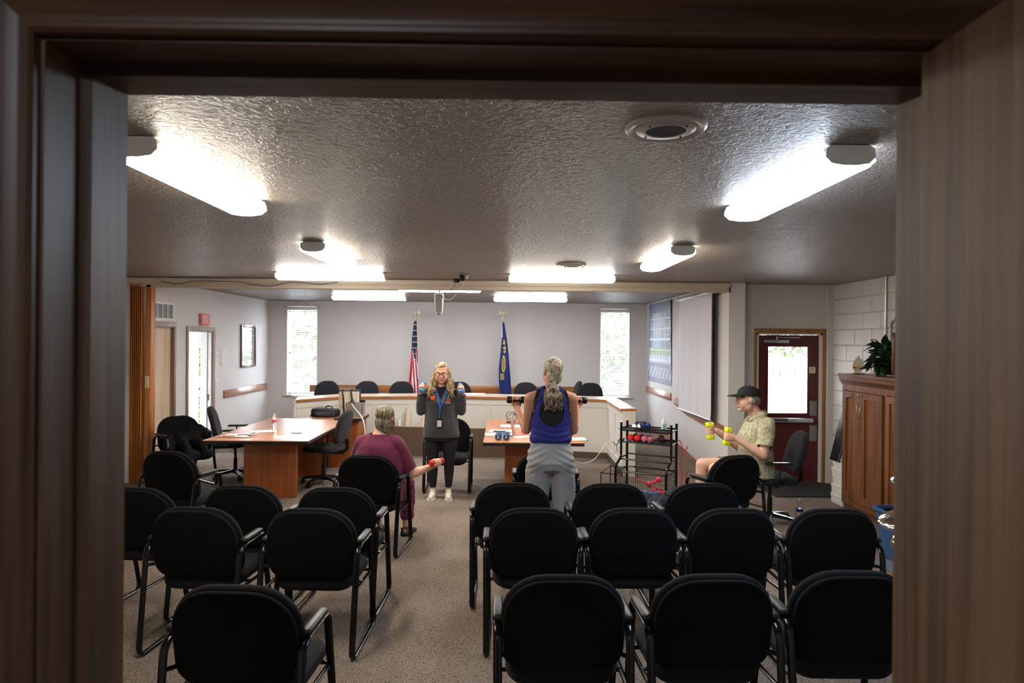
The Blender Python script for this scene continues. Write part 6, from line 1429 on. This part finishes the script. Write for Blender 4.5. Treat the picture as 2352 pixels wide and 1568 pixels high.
c2 = V((-.33, .36, .72)); A2 = V((-.4, .9, 0)); wr2_ = grip(mb, c2, -A2, V((-1, .2, .2)), V((0, .2, 1)), 1.0); sh2 = V((-.165, 0, .950)); el2 = V((-.25, .08, .67)); limb(mb, [(sh2, .055), (el2, .042), (wr2_, .026)]); H[-1] = (c2, A2)
for s_ in (-1, 1): limb(mb, [((s_ * .09, .0, .52), .08), ((s_ * .13, .42, .50), .055), ((s_ * .14, .44, .25), .042), ((s_ * .14, .42, .09), .032), ((s_ * .14, .42, .05), .032)]); limb(mb, [((s_ * .14, .42, .045), .034), ((s_ * .15, .52, .035), .028), ((s_ * .155, .57, .03), .022)])
remeshed('body', mb, sk, root, .0048, 3)
mr = mat('maroon_knit', S(104, 36, 66), .9, bump=.12, bscale=220, sheen=.1)
mb = MB(); torso(mb, [(0, 0, .44, .235, .175), (0, 0, .60, .225, .165), (0, 0, .76, .222, .150), (0, -.005, .88, .212, .135), (0, -.01, .94, .185, .112), (0, -.01, .985, .145, .090), (0, -.005, 1.025, .095, .075), (0, .0, 1.055, .075, .068)])
for s_, shh, ell in ((1, sh, el), (-1, sh2, el2)): limb(mb, [(V((shh.x * .35, 0, 1.005)), .050), (shh + V((0, 0, .0)), .072), (shh + (ell - shh) * .45, .078), (shh + (ell - shh) * .80, .080)])
def cutm(p):
    for shh, ell in ((sh, el), (sh2, el2)):
        d = (ell - shh).normalized(); q = (p - shh).dot(d) / (ell - shh).length
        if q > .82 and (p - (shh + (ell - shh) * .95)).length < .13 and abs(p.x) > .215: return True
    return p.z > 1.045
def wr3(co, no): return co + no * (math.sin(co.x * 34 + co.z * 9 + math.sin(co.z * 12) * 1.4) * .0055 * max(0, 1 - abs(co.z - .82) * 4) + mn.noise(co * 9) * .010)
remeshed('maroon_shirt', mb, mr, root, .008, 10, cut=cutm, disp=wr3)
mb = MB(); torso(mb, [(0, 0, .42, .20, .15), (0, 0, .55, .20, .15)])
for s_ in (-1, 1): limb(mb, [((s_ * .10, .02, .53), .105), ((s_ * .135, .30, .54), .090), ((s_ * .14, .44, .50), .080), ((s_ * .142, .455, .36), .072), ((s_ * .142, .44, .20), .070)])
remeshed('maroon_trousers', mb, mat('maroon_trouser_cloth', S(112, 44, 70), .9), root, .0085, 3, cut=lambda p: p.z < .155 and p.y > .25, disp=wrinkle(12, .012))
for s_ in (-1, 1):
    sd = O('sandal', MB().loft([[V((s_ * .147 + x + s_ * .10 * y, y + .50, z)) for x, y in rrect(.092, .26, .046, .036, 5)] for z in (.0, .016, .026)]), mat('sandal_sole%d' % s_, S(28, 28, 32), .8), root)
    mb = MB()
    for yy, zz in ((.40, .10), (.44, .085), (.50, .068), (.55, .056)): mb.tube([(s_ * .147 - .044 + s_ * .1 * (yy - .5), yy, .02), (s_ * .147 - .032, yy, zz - .015), (s_ * .147, yy + .01, zz), (s_ * .147 + .032, yy, zz - .015), (s_ * .147 + .044 + s_ * .1 * (yy - .5), yy, .02)], .008, 6, flat=(.010, .003), up=(1, 0, .3))
    mb.tube([(s_ * .147 - .04, .40, .03), (s_ * .147 - .036, .375, .08), (s_ * .147, .365, .09), (s_ * .147 + .036, .375, .08), (s_ * .147 + .04, .40, .03)], .007, 6); O('strap', mb, M['black'], sd)
hm_ = hair_mat('grey_brown_hair', (160, 146, 122), (74, 62, 50), (80, 80, 10)); R3 = Hm.to_3x3()
mb = MB(); mb.ball(Hm @ V((0, -.024, .034)), (.082, .100, .084), 20, Rm=R3); mb.ball(Hm @ V((0, -.045, -.04)), (.077, .070, .10), 16, Rm=R3); mb.ball(Hm @ V((0, -.05, -.09)), (.062, .055, .06), 14, Rm=R3)
hc = remeshed('hair', mb, hm_, root, .006, 2, disp=lambda co, no: co + no * (math.sin(math.atan2(co.x - .045, co.y - .1) * 30) * .0022 + mn.noise(co * 24) * .004)); mb = MB(); rn = random.Random(8)
strands(mb, rn, lambda q: Hm @ V((q.choice((-1, 1)) * q.uniform(.055, .085), q.uniform(-.05, .03), q.uniform(-.03, .03))), 40, .17, .004, .0022, (0, .0, -1), 14); O('loose_strands', mb, hm_, hc, kind='stuff')
bpy.context.view_layer.update(); rw = root.matrix_world
dumbbell(rw @ H[1][0], rw.to_3x3() @ H[1][1], 'red dumbbell in the outstretched hand of the seated woman', M['red'], 'round', .17, .030, .045, .013); dumbbell(rw @ H[-1][0], rw.to_3x3() @ H[-1][1], 'red dumbbell in the seated woman hidden left hand', M['red'], 'round', .17, .030, .045, .013)

# ---------------------------------------------------------------- man in the cap, facing left
mp = V((aty(1736, 1040, 7.15).x, 7.15, 0))
root = thing('person', 'seated man in black cap and olive patterned shirt holding yellow dumbbells', 'person', mp, R(90))
sk = skin('ruddy_skin', S(216, 172, 150))
Hm = Matrix.Translation((0, .095, 1.315)) @ Matrix.Rotation(R(-2), 4, 'X')
mb = MB(); head(mb, Hm, 1.17, 1.05); limb(mb, [((0, .07, 1.26), .058), ((0, .02, 1.19), .062), ((0, -.01, 1.12), .085)])
torso(mb, [(0, -.02, .52, .17, .13), (0, 0, .70, .17, .13), (0, 0, .86, .17, .12), (0, -.02, 1.02, .18, .11), (0, -.03, 1.10, .14, .08), (0, -.02, 1.14, .08, .06)])
H = {}
for s_, (hx, hy, hz) in ((-1, (.10, .335, .935)), (1, (.12, .450, .962))):
    c_ = V((s_ * hx, hy, hz)); A = V((s_ * .10, .06 * (1 if s_ > 0 else 1), 1)); 
    if s_ < 0: A = V((0, -.16, 1))
    wr_ = grip(mb, c_, A, V((0, 1, .15)), V((-s_, 0, 0)), 1.08); el = V((s_ * .245, .01 if s_ < 0 else .08, .765)); sh = V((s_ * .195, -.045, 1.075)); limb(mb, [(sh, .056), (el, .047), (el + (wr_ - el) * .35, .046), (wr_, .030)]); H[s_] = (c_, A, wr_, el, sh)
for s_ in (-1, 1): limb(mb, [((s_ * .10, .0, .57), .09), ((s_ * .13, .30, .60), .080), ((s_ * .13, .50 + s_ * .03, .605), .064), ((s_ * .13, .51 + s_ * .03, .42), .056), ((s_ * .13, .49, .30), .056), ((s_ * .13, .47, .10), .038)]); limb(mb, [((s_ * .13, .47, .05), .04), ((s_ * .14, .62, .035), .03)])
remeshed('body', mb, sk, root, .0050, 3); face_bits(Hm, root, 1.17, (110, 90, 74), (170, 104, 92), (80, 80, 80))
sm_ = mat('olive_print_shirt', S(186, 182, 152), .85, col2=S(150, 146, 118), vscale=38, contrast=(.40, .58), bump=.1, bscale=90)
mb = MB(); torso(mb, [(0, -.02, .50, .205, .165), (0, .005, .64, .205, .175), (0, .01, .80, .205, .165), (0, -.005, .94, .205, .150), (0, -.025, 1.04, .205, .130), (0, -.03, 1.10, .165, .100), (0, -.025, 1.14, .105, .078), (0, -.005, 1.19, .076, .072)])
for s_ in (-1, 1): c_, A, wr_, el, sh = H[s_]; limb(mb, [(sh, .078), (sh + (el - sh) * .4, .082), (sh + (el - sh) * .66, .084)])
def cuts(p):
    for s_ in (-1, 1):
        c_, A, wr_, el, sh = H[s_]; d = (el - sh).normalized(); q = (p - sh).dot(d) / (el - sh).length
        if q > .70 and abs(p.x) > .19 and q < 1.3 and (p - (sh + d * (p - sh).dot(d))).length < .094 and (abs(p.x) > .212 or p.y < -.16): return True
    return p.z > 1.165 or p.z < .515 or (p.y > .02 and abs(p.x) < (p.z - 1.06) * .5)
remeshed('patterned_shirt', mb, sm_, root, .008, 3, cut=cuts, disp=lambda co, no: co + no * (math.sin(co.y * 26 + co.z * 10 + math.sin(co.z * 14)) * .005 + mn.noise(co * 9) * .010))
for s_ in (-1, 1): O('collar', sheet([[V((s_ * .03, .075, 1.10)), V((s_ * .068, .03, 1.17)), V((s_ * .070, -.05, 1.195)), V((s_ * .03, -.095, 1.20))], [V((s_ * .075, .098, 1.085)), V((s_ * .098, .035, 1.135)), V((s_ * .098, -.06, 1.155)), V((s_ * .03, -.115, 1.16))]], (0, .003, .003)), sm_, root)
mb = MB(); torso(mb, [(0, -.02, .50, .19, .15), (0, -.01, .60, .19, .15)])
for s_ in (-1, 1): limb(mb, [((s_ * .10, .0, .575), .105), ((s_ * .13, .22, .595), .098), ((s_ * .13, .33, .60), .092)])
remeshed('shorts', mb, mat('stone_shorts', S(120, 116, 100), .9), root, .009, 3, cut=lambda p: p.y > .345)
for s_ in (-1, 1):
    mb = MB(); limb(mb, [((s_ * .13, .43, .05), .045), ((s_ * .135, .55, .045), .044), ((s_ * .145, .66, .036), .034)]); remeshed('shoe', mb, M['dgrey'], root, .008, 2)
    O('sock', MB().lathe([(.044, .07), (.046, .09), (.045, .17), (.040, .17)], 16, Matrix.Translation((s_ * .13, .475, 0))), M['white'], root)
R3 = Hm.to_3x3(); cpm = mat('black_cap_cloth', S(22, 22, 24), .85); mb = MB()
rg = []
for k in range(9):
    a = PI / 2 * k / 8; z = .030 + .088 * math.sin(a); q = math.cos(a) ** .75; rg.append([Hm @ (V((.083 * q * math.cos(t_), -.014 + .106 * q * math.sin(t_) - .010 * math.sin(a), z + .012 * math.sin(t_) * math.cos(a))) * 1.17) for t_ in [2 * PI * i / 28 for i in range(28)]])
rg[-1] = [Hm @ (V((.004 * math.cos(t_), -.024 + .004 * math.sin(t_), .119)) * 1.17) for t_ in [2 * PI * i / 28 for i in range(28)]]
cap_ = O('baseball_cap', MB().loft(rg), cpm, root)
vs = []; rows = []
for j in range(6):
    u = j / 5; row = []
    for i in range(13):
        t_ = PI * (i / 12); x = .078 * math.cos(t_) * (1 - .08 * u); y = .060 * math.sin(t_) * .55 + .048 + u * (.105 * math.sin(t_) ** .6)
        row.append(Hm @ (V((x, y, .044 - .010 * u - 2.2 * x * x * u * .8)) * 1.17))
    rows.append(row)
O('brim', sheet(rows, (0, 0, .004)), cpm, cap_); O('top_button', MB().ball(Hm @ (V((0, -.024, .121)) * 1.17), .007, 8), cpm, cap_)
mb = MB()
for s_ in (-1, 1): mb.ball(Hm @ V((s_ * .084, -.048, -.0)), (.012, .040, .044), 12, Rm=R3)
mb.ball(Hm @ V((0, -.092, -.02)), (.074, .038, .055), 12, Rm=R3); remeshed('grey_hair', mb, hair_mat('grey_hair', (150, 144, 136), (90, 84, 78), (60, 60, 20)), root, .006, 2)
bpy.context.view_layer.update(); rw = root.matrix_world
dumbbell(rw @ H[-1][0], rw.to_3x3() @ H[-1][1], 'lime yellow dumbbell in the man nearer hand', M['yellow'], 'hex', .185, .046, .055, .015, group='lime yellow dumbbells'); dumbbell(rw @ H[1][0], rw.to_3x3() @ H[1][1], 'lime yellow dumbbell in the man farther hand', M['yellow'], 'hex', .185, .046, .055, .015, group='lime yellow dumbbells')
